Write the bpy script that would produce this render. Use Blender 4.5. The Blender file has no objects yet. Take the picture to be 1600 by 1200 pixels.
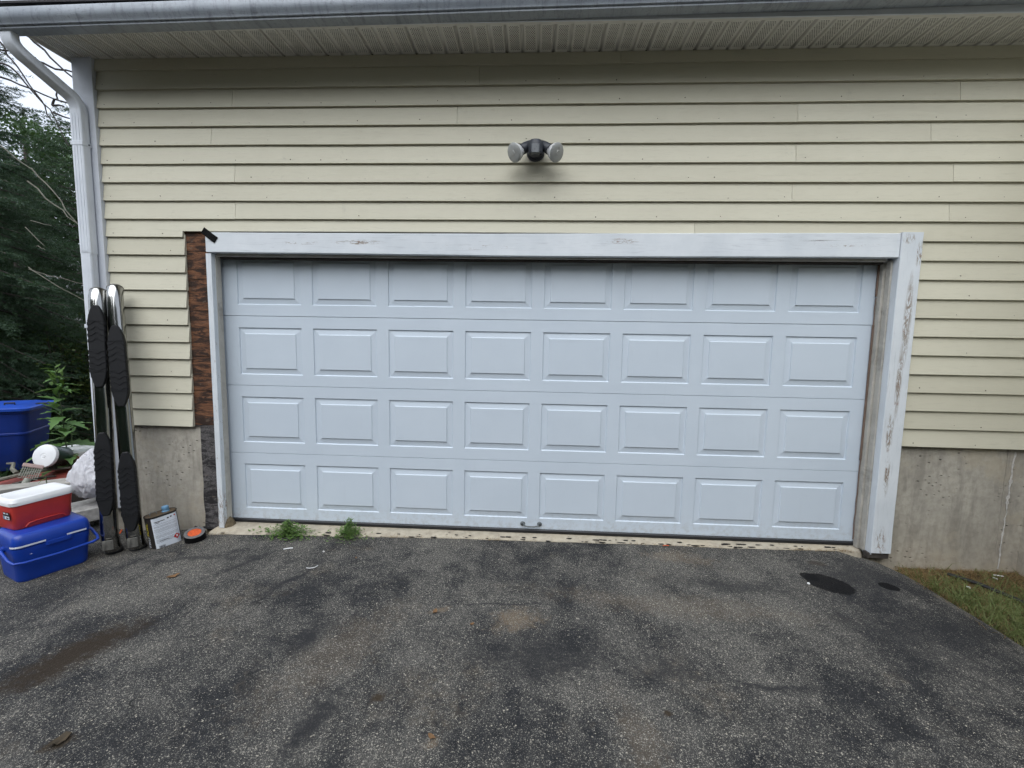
import bpy, bmesh, math, random
import numpy as np
from mathutils import Vector, Matrix, Euler, noise as mnoise

SC = bpy.context.scene
COL = SC.collection
rnd = random.Random(7)
rad = math.radians

# ------------------------------------------------------------------ camera
cam_d = bpy.data.cameras.new('camera')
cam = bpy.data.objects.new('camera', cam_d)
COL.objects.link(cam)
SC.camera = cam
cam_d.sensor_width = 36.0
cam_d.lens = 700.0 / 1600.0 * 36.0
cam_d.clip_start = 0.05
cam_d.clip_end = 500.0
_yaw, _pit, _rol = -0.0508, -0.0988, 0.0172
_f = Vector((math.sin(_yaw) * math.cos(_pit), math.cos(_yaw) * math.cos(_pit), math.sin(_pit)))
_r = Vector((math.cos(_yaw), -math.sin(_yaw), 0))
_u = _r.cross(_f)
_r2 = math.cos(_rol) * _r + math.sin(_rol) * _u
_u2 = -math.sin(_rol) * _r + math.cos(_rol) * _u
_m = Matrix((( _r2.x, _u2.x, -_f.x, 2.4737), (_r2.y, _u2.y, -_f.y, -3.3438), (_r2.z, _u2.z, -_f.z, 1.4545), (0, 0, 0, 1)))
cam.matrix_world = _m

# ------------------------------------------------------------------ world, sun, exposure
SUN_EL, SUN_AZ = rad(52), rad(192)          # overcast: the sun is a broad glow high in front of the wall
world = bpy.data.worlds.new('World')
SC.world = world
world.use_nodes = True
wn = world.node_tree
wn.nodes.clear()
w_out = wn.nodes.new('ShaderNodeOutputWorld')
w_bg = wn.nodes.new('ShaderNodeBackground')
w_sky = wn.nodes.new('ShaderNodeTexSky')
w_sky.sky_type = 'NISHITA'
w_sky.sun_disc = False
w_sky.sun_elevation = SUN_EL
w_sky.sun_rotation = SUN_AZ
w_sky.air_density = 1.0
w_sky.dust_density = 3.0
w_sky.ozone_density = 1.0
w_mix = wn.nodes.new('ShaderNodeMix')
w_mix.data_type = 'RGBA'
w_mix.inputs[0].default_value = 0.86        # cloud cover over the clear sky
w_mix.inputs[7].default_value = (4.9, 5.3, 6.0, 1)
wn.links.new(w_sky.outputs[0], w_mix.inputs[6])
wn.links.new(w_mix.outputs[2], w_bg.inputs[0])
w_bg.inputs[1].default_value = 0.1
wn.links.new(w_bg.outputs[0], w_out.inputs[0])

sun_d = bpy.data.lights.new('sun', 'SUN')
sun_d.energy = 1.5
sun_d.angle = rad(70)
sun_d.color = (0.96, 0.985, 1.0)
sun = bpy.data.objects.new('sun', sun_d)
COL.objects.link(sun)
# direction towards the sun: azimuth measured from +Y clockwise
sdir = Vector((math.sin(SUN_AZ) * math.cos(SUN_EL), math.cos(SUN_AZ) * math.cos(SUN_EL), math.sin(SUN_EL)))
sun.rotation_euler = sdir.to_track_quat('Z', 'Y').to_euler()
sun.location = (0, -5, 12)

SC.view_settings.view_transform = 'Standard'
SC.view_settings.look = 'None'
SC.view_settings.gamma = 1.0
SC.view_settings.use_curve_mapping = False
SC.view_settings.exposure = 1.16
SC.cycles.use_adaptive_sampling = True
SC.cycles.adaptive_threshold = 0.03
SC.cycles.max_bounces = 5
SC.cycles.diffuse_bounces = 2
SC.cycles.glossy_bounces = 3
SC.cycles.transmission_bounces = 3
SC.cycles.caustics_reflective = False
SC.cycles.caustics_refractive = False

# ------------------------------------------------------------------ node helper
class G:
    def __init__(self, name):
        self.mat = bpy.data.materials.new(name)
        self.mat.use_nodes = True
        self.nt = self.mat.node_tree
        self.nt.nodes.clear()
        self.out = self.nt.nodes.new('ShaderNodeOutputMaterial')
        self._tc = None

    def put(self, sock, v):
        if isinstance(v, bpy.types.NodeSocket):
            self.nt.links.new(v, sock)
        elif v is not None:
            if isinstance(v, (tuple, list)) and len(v) == 3 and sock.type == 'RGBA':
                v = (*v, 1)
            sock.default_value = v

    def n(self, kind, ins=None, **props):
        nd = self.nt.nodes.new(kind)
        for k, v in props.items():
            setattr(nd, k, v)
        for k, v in (ins or {}).items():
            self.put(nd.inputs[k], v)
        return nd

    @property
    def co(self):
        if self._tc is None:
            self._tc = self.n('ShaderNodeTexCoord').outputs['Object']
        return self._tc

    def mapping(self, loc=(0, 0, 0), rot=(0, 0, 0), sc=(1, 1, 1), vec=None, kind='POINT'):
        return self.n('ShaderNodeMapping', {'Vector': vec or self.co, 'Location': loc, 'Rotation': rot, 'Scale': sc}, vector_type=kind).outputs[0]

    def noise(self, scale, detail=4, rough=.55, vec=None, dist=0.0, col=False):
        nd = self.n('ShaderNodeTexNoise', {'Vector': vec or self.co, 'Scale': scale, 'Detail': detail, 'Roughness': rough, 'Distortion': dist})
        return nd.outputs[1 if col else 0]

    def voro(self, scale, vec=None, out='Distance', feature='F1'):
        return self.n('ShaderNodeTexVoronoi', {'Vector': vec or self.co, 'Scale': scale}, feature=feature).outputs[out]

    def ramp(self, fac, a, b, c0=0.0, c1=1.0):
        return self.n('ShaderNodeMapRange', {'Value': fac, 'From Min': a, 'From Max': b, 'To Min': c0, 'To Max': c1}).outputs[0]

    def math(self, op, a, b=0.0, clamp=False):
        return self.n('ShaderNodeMath', {0: a, 1: b}, operation=op, use_clamp=clamp).outputs[0]

    def mix(self, fac, a, b, blend='MIX'):
        nd = self.n('ShaderNodeMix', data_type='RGBA', blend_type=blend)
        self.put(nd.inputs[0], fac); self.put(nd.inputs[6], a); self.put(nd.inputs[7], b)
        return nd.outputs[2]

    def bump(self, h, strength=.3, dist=.01, normal=None):
        nd = self.n('ShaderNodeBump', {'Height': h, 'Strength': strength, 'Distance': dist})
        if normal: self.put(nd.inputs['Normal'], normal)
        return nd.outputs[0]

    def ellipse(self, cx, cy, rx, ry, rot, warp=None, edge=(0.85, 1.0)):
        """1 inside an ellipse lying in XY, 0 outside"""
        v = self.co
        if warp is not None:
            v = self.n('ShaderNodeVectorMath', {0: v, 1: warp}, operation='ADD').outputs[0]
        v = self.n('ShaderNodeMapping', {'Vector': v, 'Location': (cx, cy, 0), 'Rotation': (0, 0, rot), 'Scale': (rx, ry, 1e4)}, vector_type='TEXTURE').outputs[0]
        l = self.n('ShaderNodeVectorMath', {0: v}, operation='LENGTH').outputs['Value']
        return self.ramp(l, edge[0], edge[1], 1.0, 0.0)

    def warp(self, scale, amount):
        key = 3.0 if scale < 6 else (10.0 if scale < 30 else 70.0)
        self._wp = getattr(self, '_wp', {})
        if key not in self._wp:
            c = self.noise(key, 2, .6, col=True)
            self._wp[key] = self.n('ShaderNodeVectorMath', {0: c, 1: (.5, .5, .5)}, operation='SUBTRACT').outputs[0]
        c = self._wp[key]
        return self.n('ShaderNodeVectorMath', {0: c, 'Scale': amount}, operation='SCALE').outputs[0]

    def done(self, color, rough=.6, normal=None, metal=0.0, spec=.5, **kw):
        b = self.n('ShaderNodeBsdfPrincipled')
        self.put(b.inputs['Base Color'], color)
        self.put(b.inputs['Roughness'], rough)
        self.put(b.inputs['Metallic'], metal)
        self.put(b.inputs['Specular IOR Level'], spec)
        if normal: self.put(b.inputs['Normal'], normal)
        for k, v in kw.items(): self.put(b.inputs[k], v)
        self.nt.links.new(b.outputs[0], self.out.inputs[0])
        return self.mat

def simple(name, c, rough=.5, var=.12, scale=12, metal=0.0, spec=.5, bump=.0, bscale=60, dirt=0.0):
    g = G(name)
    n = g.noise(scale, 5, .6)
    col = g.mix(g.ramp(n, .3, .7), tuple(x * (1 - var) for x in c), tuple(min(1, x * (1 + var)) for x in c))
    if dirt:
        d = g.ramp(g.noise(scale * .6, 6, .7, dist=.4), .52, .72, 0, dirt)
        col = g.mix(d, col, (.06, .05, .04))
    nb = g.bump(g.noise(bscale, 3, .6), bump, .004) if bump else None
    return g.done(col, g.ramp(n, .2, .8, max(0, rough - .08), min(1, rough + .08)), nb, metal, spec)

# ------------------------------------------------------------------ materials
def m_siding():
    g = G('cream_siding')
    oi = g.n('ShaderNodeObjectInfo').outputs['Random']
    off = g.n('ShaderNodeCombineXYZ', {0: g.math('MULTIPLY', oi, 37.0), 1: 0.0, 2: g.math('MULTIPLY', oi, 11.0)}).outputs[0]
    v = g.n('ShaderNodeVectorMath', {0: g.co, 1: off}, operation='ADD').outputs[0]
    vg = g.mapping(sc=(2.2, 40, 34), vec=v)
    grain = g.noise(3.2, 6, .65, vg, 1.2)
    fine = g.noise(9, 4, .6, g.mapping(sc=(3, 60, 60), vec=v))
    patch = g.noise(1.3, 5, .6, v)
    base = g.mix(oi, (.535, .510, .405), (.615, .590, .475))
    base = g.mix(g.ramp(patch, .35, .7, 0, .4), base, (.50, .475, .375))
    base = g.mix(g.ramp(grain, .54, .70, 0, .30), base, (.37, .35, .27))
    # scuffs and grey smudges
    sm = g.ramp(g.noise(5.5, 6, .75, v, .6), .63, .74, 0, .38)
    base = g.mix(sm, base, (.33, .32, .265))
    # grime specks
    sp = g.ramp(g.voro(34, v), .035, .06, .55, 0)
    spn = g.ramp(g.noise(4, 2, .5, v), .55, .62, 0, 1)
    base = g.mix(g.math('MULTIPLY', sp, spn), base, (.08, .07, .05))
    h = g.math('ADD', g.math('MULTIPLY', grain, .8), g.math('MULTIPLY', fine, .35))
    return g.done(base, .62, g.bump(h, .28, .004), spec=.35)

def m_trim(name, scars, streak=None):
    g = G(name)
    along = (1.6, 30, 26) if streak is None else (26, 30, 1.6)
    vg = g.mapping(sc=along)
    grain = g.noise(2.6, 7, .68, vg, .8)
    patch = g.noise(4, 5, .6)
    base = g.mix(g.ramp(patch, .35, .68), (.69, .725, .755), (.60, .64, .675))
    base = g.mix(g.ramp(grain, .55, .72, 0, .45), base, (.36, .38, .41))
    # hairline cracks where the paint has opened along the grain
    vc = g.mapping(sc=(1.0, 60, 46) if streak is None else (46, 60, 1.0))
    cr = g.noise(2.2, 8, .72, vc, .6)
    crm = g.math('MULTIPLY', g.ramp(cr, .62, .66), g.ramp(g.noise(1.9, 3, .5), .5, .62), True)
    base = g.mix(g.math('MULTIPLY', crm, .85), base, (.12, .115, .115))
    peel = None
    hn = g.noise(26, 9, .78, g.mapping(sc=(.55, 3, 2.4) if streak is None else (2.4, 3, .45)), 1.4)
    for (cx, cz, rx, rz, th) in scars:
        v = g.n('ShaderNodeMapping', {'Vector': g.co, 'Location': (cx, 0, cz), 'Scale': (rx, 1e4, rz)}, vector_type='TEXTURE').outputs[0]
        l = g.n('ShaderNodeVectorMath', {0: v}, operation='LENGTH').outputs['Value']
        msk = g.math('MULTIPLY', g.ramp(l, .45, 1.0, 1, 0), g.ramp(hn, th, th + .015), True)
        peel = msk if peel is None else g.math('MAXIMUM', peel, msk)
    wood = g.mix(g.ramp(g.noise(9, 4), .4, .62), (.27, .22, .18), (.38, .36, .34))
    wood = g.mix(g.ramp(g.noise(21, 4), .56, .66), wood, (.22, .10, .055))
    h = g.math('MULTIPLY', grain, .3)
    if peel is not None:
        base = g.mix(peel, base, wood)
        h = g.math('SUBTRACT', h, g.math('MULTIPLY', peel, .6))
    h = g.math('SUBTRACT', h, g.math('MULTIPLY', crm, .6))
    return g.done(base, .55, g.bump(h, .45, .003), spec=.4)

def m_door():
    g = G('door_paint')
    oi = g.n('ShaderNodeObjectInfo').outputs['Location']
    v = g.n('ShaderNodeVectorMath', {0: g.co, 1: oi}, operation='ADD').outputs[0]
    grain = g.noise(4, 6, .7, g.mapping(sc=(3, 20, 46), vec=v), 1.0)
    ripple = g.noise(1.4, 3, .5, g.mapping(sc=(1, 1, 1.3), vec=v))
    patch = g.noise(2.0, 5, .6, v)
    col = g.mix(g.ramp(patch, .3, .7), (.535, .603, .675), (.570, .637, .707))
    run = g.ramp(g.noise(2.5, 5, .65, g.mapping(sc=(9, 1, .7), vec=v), .3), .6, .75, 0, .10)
    col = g.mix(run, col, (.40, .43, .46))
    sc = g.ramp(g.noise(9, 6, .8, v, .7), .70, .76, 0, .35)
    col = g.mix(sc, col, (.33, .35, .38))
    zz = g.n('ShaderNodeSeparateXYZ', {0: v}).outputs[2]
    splash = g.math('MULTIPLY', g.ramp(zz, .0, .16, 1, 0), g.ramp(g.noise(24, 6, .75, v), .46, .62))
    col = g.mix(g.math('MULTIPLY', splash, .35), col, (.30, .27, .22))
    h = g.math('ADD', g.math('MULTIPLY', grain, .12), g.math('MULTIPLY', ripple, 2.2))
    return g.done(col, .42, g.bump(h, .35, .006), spec=.45)

def m_concrete(name, base=(.445, .415, .355), stain=.36):
    g = G(name)
    n = g.noise(3.0, 7, .65)
    n2 = g.noise(22, 5, .65)
    col = g.mix(g.ramp(n, .3, .7), tuple(c * .78 for c in base), tuple(c * 1.12 for c in base))
    col = g.mix(g.ramp(n2, .42, .62, 0, .5), col, tuple(c * .62 for c in base))
    drip = g.noise(2.4, 6, .7, g.mapping(sc=(4.5, 4.5, .9)), .5)
    col = g.mix(g.ramp(drip, .48, .62, 0, stain), col, (.15, .138, .118))
    col = g.mix(g.ramp(g.noise(2.2, 8, .75, g.mapping(loc=(3, 0, 5))), .52, .62, 0, .5), col, (.44, .385, .29))
    # bug holes left by the formwork
    pit = g.ramp(g.voro(24, g.mapping(sc=(.8, .8, 1.4))), .10, .20, 1, 0)
    pitn = g.ramp(g.noise(3.1, 3), .46, .58)
    pm = g.math('MULTIPLY', pit, pitn)
    col = g.mix(g.math('MULTIPLY', pm, .7), col, (.09, .08, .068))
    sep = g.n('ShaderNodeSeparateXYZ', {0: g.co}).outputs
    low = g.math('MULTIPLY', g.ramp(sep[2], -.2, .32, 1, 0), g.ramp(n, .35, .65, .3, 1))
    col = g.mix(g.math('MULTIPLY', low, .45), col, (.30, .235, .155))
    h = g.math('SUBTRACT', g.math('MULTIPLY', n2, .4), g.math('MULTIPLY', pm, 1.3))
    return g.done(col, .86, g.bump(h, .7, .008), spec=.25)

def m_asphalt():
    g = G('asphalt')
    big = g.noise(.8, 9, .70, dist=.6)
    streaks = g.noise(1.5, 8, .68, g.mapping(rot=(0, 0, rad(-24)), sc=(2.2, .6, 1)), .7)
    patch = g.noise(3.4, 9, .74, g.mapping(loc=(9, 2, 0)), .4)
    expose = g.math('ADD', g.math('MULTIPLY', big, .6), g.math('ADD', g.math('MULTIPLY', streaks, .3), g.math('MULTIPLY', patch, .5)))
    wear = g.ramp(expose, .605, .785)
    fine = g.noise(26, 5, .75)                       # breaks up every edge
    wp = g.warp(70, .010)
    v = g.n('ShaderNodeVectorMath', {0: g.co, 1: wp}, operation='ADD').outputs[0]
    def layer(scale, lo, hi, c0, c1, pw):
        cell = g.n('ShaderNodeTexVoronoi', {'Vector': v, 'Scale': scale})
        rv = g.n('ShaderNodeSeparateColor', {0: cell.outputs['Color']}).outputs
        th = g.ramp(wear, 0, 1, lo, hi)
        st = g.math('MULTIPLY', g.math('GREATER_THAN', rv[0], th), g.ramp(cell.outputs['Distance'], .36, .60, 1, 0), True)
        return st, g.mix(g.math('POWER', rv[1], pw), c0, c1)
    s1, c1 = layer(135.0, .99, .90, (.08, .078, .072), (.40, .365, .30), 1.4)
    s2, c2 = layer(235.0, .95, .42, (.055, .055, .053), (.36, .335, .285), 1.5)
    s3, c3 = layer(400.0, .94, .46, (.05, .05, .049), (.28, .262, .228), 1.4)
    binder = g.mix(g.ramp(fine, .35, .65), (.010, .0106, .0122), (.024, .0246, .0262))
    binder = g.mix(g.ramp(wear, .2, 1, 0, .8), binder, (.058, .055, .050))
    col = binder
    # tan silt caught in worn places
    silt = g.math('MULTIPLY', g.ramp(g.noise(1.9, 8, .72, g.mapping(loc=(4, 7, 0))), .56, .68), g.ramp(fine, .40, .60))
    col = g.mix(g.math('MULTIPLY', silt, .55), col, (.125, .098, .066))
    fe = g.math('MULTIPLY', g.math('SUBTRACT', fine, .5), 2.4)
    def stain(cx, cy, rx, ry, ro, k, c, lo=.35, warp=.22, rough=1.0):
        nonlocal col
        vv = g.n('ShaderNodeVectorMath', {0: g.co, 1: g.warp(3, warp)}, operation='ADD').outputs[0]
        vv = g.n('ShaderNodeMapping', {'Vector': vv, 'Location': (cx, cy, 0), 'Rotation': (0, 0, ro), 'Scale': (rx, ry, 1e4)}, vector_type='TEXTURE').outputs[0]
        l = g.n('ShaderNodeVectorMath', {0: vv}, operation='LENGTH').outputs['Value']
        if rough: l = g.math('ADD', l, g.math('MULTIPLY', fe, rough))
        e = g.ramp(l, lo, 1.0, k, 0.0)
        col = g.mix(e, col, c)
        return e
    tan = (.150, .112, .074)
    for a in ((2.40, -1.05, .17, .12, .3, .75), (1.97, -1.0, .08, .035, .3, .7), (3.5, -.26, .30, .10, -.2, .5), (2.9, -1.75, .10, .30, .2, .3),
              (1.55, -1.35, .2, .5, -.5, .25), (2.11, -1.79, .035, .025, 0, .7), (3.35, -.85, .9, .14, -.06, .3)):
        stain(*a, tan)
    col = g.mix(g.math('MULTIPLY', s3, .85), col, c3)
    col = g.mix(s2, col, c2)
    col = g.mix(s1, col, c1)
    dark = (.017, .0175, .0195)
    for a in ((.98, -.74, .04, .32, -.30, .88), (.55, -.62, .035, .28, -.55, .8), (1.38, -1.25, .07, .18, -.35, .92), (1.62, -1.75, .075, .25, -.2, .9),
              (2.55, -1.30, .48, .18, .1, .75), (3.1, -1.38, .22, .13, .1, .65), (3.55, -1.43, .24, .028, -.03, .85), (3.75, -.62, .5, .10, -.1, .65),
              (2.25, -.93, .6, .010, .05, .75), (.2, -.55, .6, .045, .1, .65), (2.7, -1.95, .4, .10, .1, .75), (4.5, -1.0, .5, .4, .1, .55), (4.65, -.45, .5, .3, .2, .7)):
        stain(*a, dark, .25)
    stain(.335, -1.49, .15, .40, rad(-22), .95, (.022, .0145, .008), .35, .12, .8)
    for cx, cy, r in ((.735, -1.90, .06), (.25, -.795, .03), (3.05, -1.62, .03), (1.84, -1.62, .05)):
        stain(cx, cy, r, r * .6, .5, .9, (.030, .020, .010), .4, .04)
    stain(4.455, -.262, .075, .038, rad(-10), .7, (.030, .023, .016), .6, .03, .4)
    blk = (.0085, .0085, .0092)
    w1 = stain(4.372, -.530, .142, .118, rad(-48), .90, blk, .90, .05, .14)
    w2 = stain(4.300, -.452, .060, .050, rad(-40), .90, blk, .88, .03, .14)
    w3 = stain(4.733, -.535, .058, .046, rad(-32), .95, blk, .90, .02, .1)
    wets = g.math('MAXIMUM', w1, g.math('MAXIMUM', w2, w3))
    # hairline cracks
    vc = g.n('ShaderNodeVectorMath', {0: g.co, 1: g.warp(3, .35)}, operation='ADD').outputs[0]
    vc = g.n('ShaderNodeVectorMath', {0: vc, 1: g.warp(10, .05)}, operation='ADD').outputs[0]
    ce = g.voro(.62, vc, 'Distance', 'DISTANCE_TO_EDGE')
    crk = g.math('MULTIPLY', g.ramp(ce, .0006, .0020, 1, 0), g.ramp(streaks, .50, .58))
    col = g.mix(g.math('MULTIPLY', crk, .85), col, (.008, .008, .008))
    spec = g.ramp(wets, 0, 1, .28, .06)
    return g.done(col, .88, g.bump(g.noise(110, 3, .75), .9, .006), spec=spec)

def m_soil():
    g = G('soil')
    n = g.noise(6, 7, .7); n2 = g.noise(1.1, 4, .6)
    col = g.mix(g.ramp(n, .3, .7), (.035, .026, .016), (.11, .085, .055))
    col = g.mix(g.ramp(n2, .45, .65, 0, .6), col, (.045, .062, .022))
    return g.done(col, .95, g.bump(g.noise(40, 5, .7), .8, .02), spec=.15)

def m_wood(name, c0, c1, dark, sc=(2.5, 30, 26)):
    g = G(name)
    oi = g.n('ShaderNodeObjectInfo').outputs['Random']
    off = g.n('ShaderNodeCombineXYZ', {0: g.math('MULTIPLY', oi, 23.0), 1: 0.0, 2: g.math('MULTIPLY', oi, 51.0)}).outputs[0]
    v = g.n('ShaderNodeVectorMath', {0: g.co, 1: off}, operation='ADD').outputs[0]
    gr = g.noise(2.5, 7, .7, g.mapping(sc=sc, vec=v), 2.2)
    b = g.noise(7, 7, .72, g.mapping(sc=(.8, 1, 3.2), vec=v), .8)
    col = g.mix(g.ramp(gr, .36, .64), c0, c1)
    col = g.mix(g.ramp(b, .46, .56, 0, .92), col, dark)
    col = g.mix(g.ramp(g.noise(14, 5, .7, g.mapping(sc=(1, 1, 2.5), vec=v)), .60, .70, 0, .55), col, (.20, .15, .115))
    return g.done(col, .82, g.bump(g.math('ADD', gr, g.math('MULTIPLY', b, .5)), .8, .006), spec=.2)

def m_soffit():
    g = G('soffit_vinyl')
    sep = g.n('ShaderNodeSeparateXYZ', {0: g.co}).outputs
    p = .0135
    u = g.math('FRACT', g.math('DIVIDE', sep[0], p))
    row = g.math('FLOOR', g.math('DIVIDE', sep[1], p * .87))
    sh = g.math('MULTIPLY', g.math('FRACT', g.math('MULTIPLY', row, .5)), 1.0)
    u = g.math('FRACT', g.math('ADD', g.math('DIVIDE', sep[0], p), sh))
    w = g.math('FRACT', g.math('DIVIDE', sep[1], p * .87))
    du = g.math('SUBTRACT', u, .5); dw = g.math('SUBTRACT', w, .5)
    d = g.math('SQRT', g.math('ADD', g.math('MULTIPLY', du, du), g.math('MULTIPLY', dw, dw)))
    hole = g.ramp(d, .27, .34, 1, 0)
    # three flats with holes per panel
    t = g.math('FRACT', g.math('DIVIDE', sep[0], .1037))
    band = g.math('MULTIPLY', g.math('GREATER_THAN', t, .35), g.math('LESS_THAN', t, .93))
    band = g.math('MULTIPLY', band, g.math('MULTIPLY', g.math('GREATER_THAN', sep[1], -.372), g.math('LESS_THAN', sep[1], -.14)))
    hole = g.math('MULTIPLY', hole, band)
    n = g.noise(5, 5, .6)
    col = g.mix(g.ramp(n, .3, .7), (.66, .645, .60), (.74, .725, .68))
    col = g.mix(g.math('MULTIPLY', hole, .93), col, (.03, .029, .027))
    return g.done(col, .6, g.bump(g.math('MULTIPLY', hole, -1.0), .4, .002), spec=.3)

def m_gutter():
    g = G('gutter_metal')
    n = g.noise(3, 5, .6)
    st = g.noise(4, 7, .75, g.mapping(sc=(6, 1, 1.2)), .6)
    col = g.mix(g.ramp(n, .3, .7), (.24, .27, .31), (.33, .36, .40))
    col = g.mix(g.ramp(st, .50, .70, 0, .75), col, (.10, .11, .125))
    col = g.mix(g.ramp(g.noise(60, 4, .7), .56, .68, 0, .5), col, (.10, .10, .11))
    return g.done(col, .38, g.bump(g.noise(26, 4, .6), .12, .004), spec=.5)

def m_downspout():
    g = G('downspout_paint')
    n = g.noise(4, 6, .65)
    col = g.mix(g.ramp(n, .3, .7), (.60, .635, .69), (.70, .735, .785))
    st = g.noise(3, 7, .75, g.mapping(sc=(22, 22, 1.3)), .5)
    col = g.mix(g.ramp(st, .54, .72, 0, .55), col, (.30, .29, .27))
    return g.done(col, .42, g.bump(g.noise(9, 3), .1, .006), spec=.45)

def m_leaf(name, a, b, trans=.35):
    g = G(name)
    oi = g.n('ShaderNodeObjectInfo').outputs['Random']
    n = g.noise(7, 4, .6)
    f = g.math('ADD', g.math('MULTIPLY', oi, .4), g.math('MULTIPLY', g.ramp(n, .3, .7), .6), True)
    col = g.mix(f, a, b)
    d = g.n('ShaderNodeBsdfPrincipled', {'Base Color': col, 'Roughness': .55, 'Specular IOR Level': .35})
    t = g.n('ShaderNodeBsdfTranslucent', {'Color': g.mix(.5, col, (.10, .16, .03))})
    m = g.n('ShaderNodeMixShader', {0: trans, 1: d.outputs[0], 2: t.outputs[0]})
    g.nt.links.new(m.outputs[0], g.out.inputs[0])
    return g.mat

def m_bag():
    g = G('bag_film')
    n = g.noise(5, 5, .6)
    col = g.mix(g.ramp(n, .3, .7), (.74, .74, .78), (.86, .86, .89))
    nb = g.bump(g.noise(16, 5, .65, dist=1.6), .6, .02)
    d = g.n('ShaderNodeBsdfPrincipled', {'Base Color': col, 'Roughness': .35, 'Normal': nb})
    t = g.n('ShaderNodeBsdfTranslucent', {'Color': (.75, .74, .78, 1), 'Normal': nb})
    m = g.n('ShaderNodeMixShader', {0: .4, 1: d.outputs[0], 2: t.outputs[0]})
    g.nt.links.new(m.outputs[0], g.out.inputs[0])
    return g.mat

def m_label():
    """printed label: rows of small grey type on white, in the label's own x/z"""
    g = G('can_label_print')
    sep = g.n('ShaderNodeSeparateXYZ', {0: g.co}).outputs
    row = g.math('DIVIDE', sep[2], .0046)
    inrow = g.math('GREATER_THAN', g.math('FRACT', row), .5)
    rid = g.math('FLOOR', row)
    wv = g.n('ShaderNodeCombineXYZ', {0: g.math('MULTIPLY', sep[0], 330.0), 1: g.math('MULTIPLY', rid, 7.3), 2: 0.0}).outputs[0]
    words = g.math('GREATER_THAN', g.n('ShaderNodeTexNoise', {'Vector': wv, 'Scale': 1.0, 'Detail': 1.0}).outputs[0], .40)
    gap = g.math('GREATER_THAN', g.n('ShaderNodeTexNoise', {'Vector': g.n('ShaderNodeCombineXYZ', {0: 0.0, 1: g.math('MULTIPLY', rid, 5.1), 2: 0.0}).outputs[0], 'Scale': 1.0, 'Detail': 0.0}).outputs[0], .40)
    inside = g.math('MULTIPLY', g.math('LESS_THAN', g.math('ABSOLUTE', sep[0]), .061), g.math('MULTIPLY', g.math('GREATER_THAN', sep[2], .052), g.math('LESS_THAN', sep[2], .178)))
    ink = g.math('MULTIPLY', g.math('MULTIPLY', inrow, words), g.math('MULTIPLY', gap, inside))
    col = g.mix(g.math('MULTIPLY', ink, .62), (.66, .70, .76), (.12, .13, .15))
    return g.done(col, .4, spec=.4)

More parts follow.
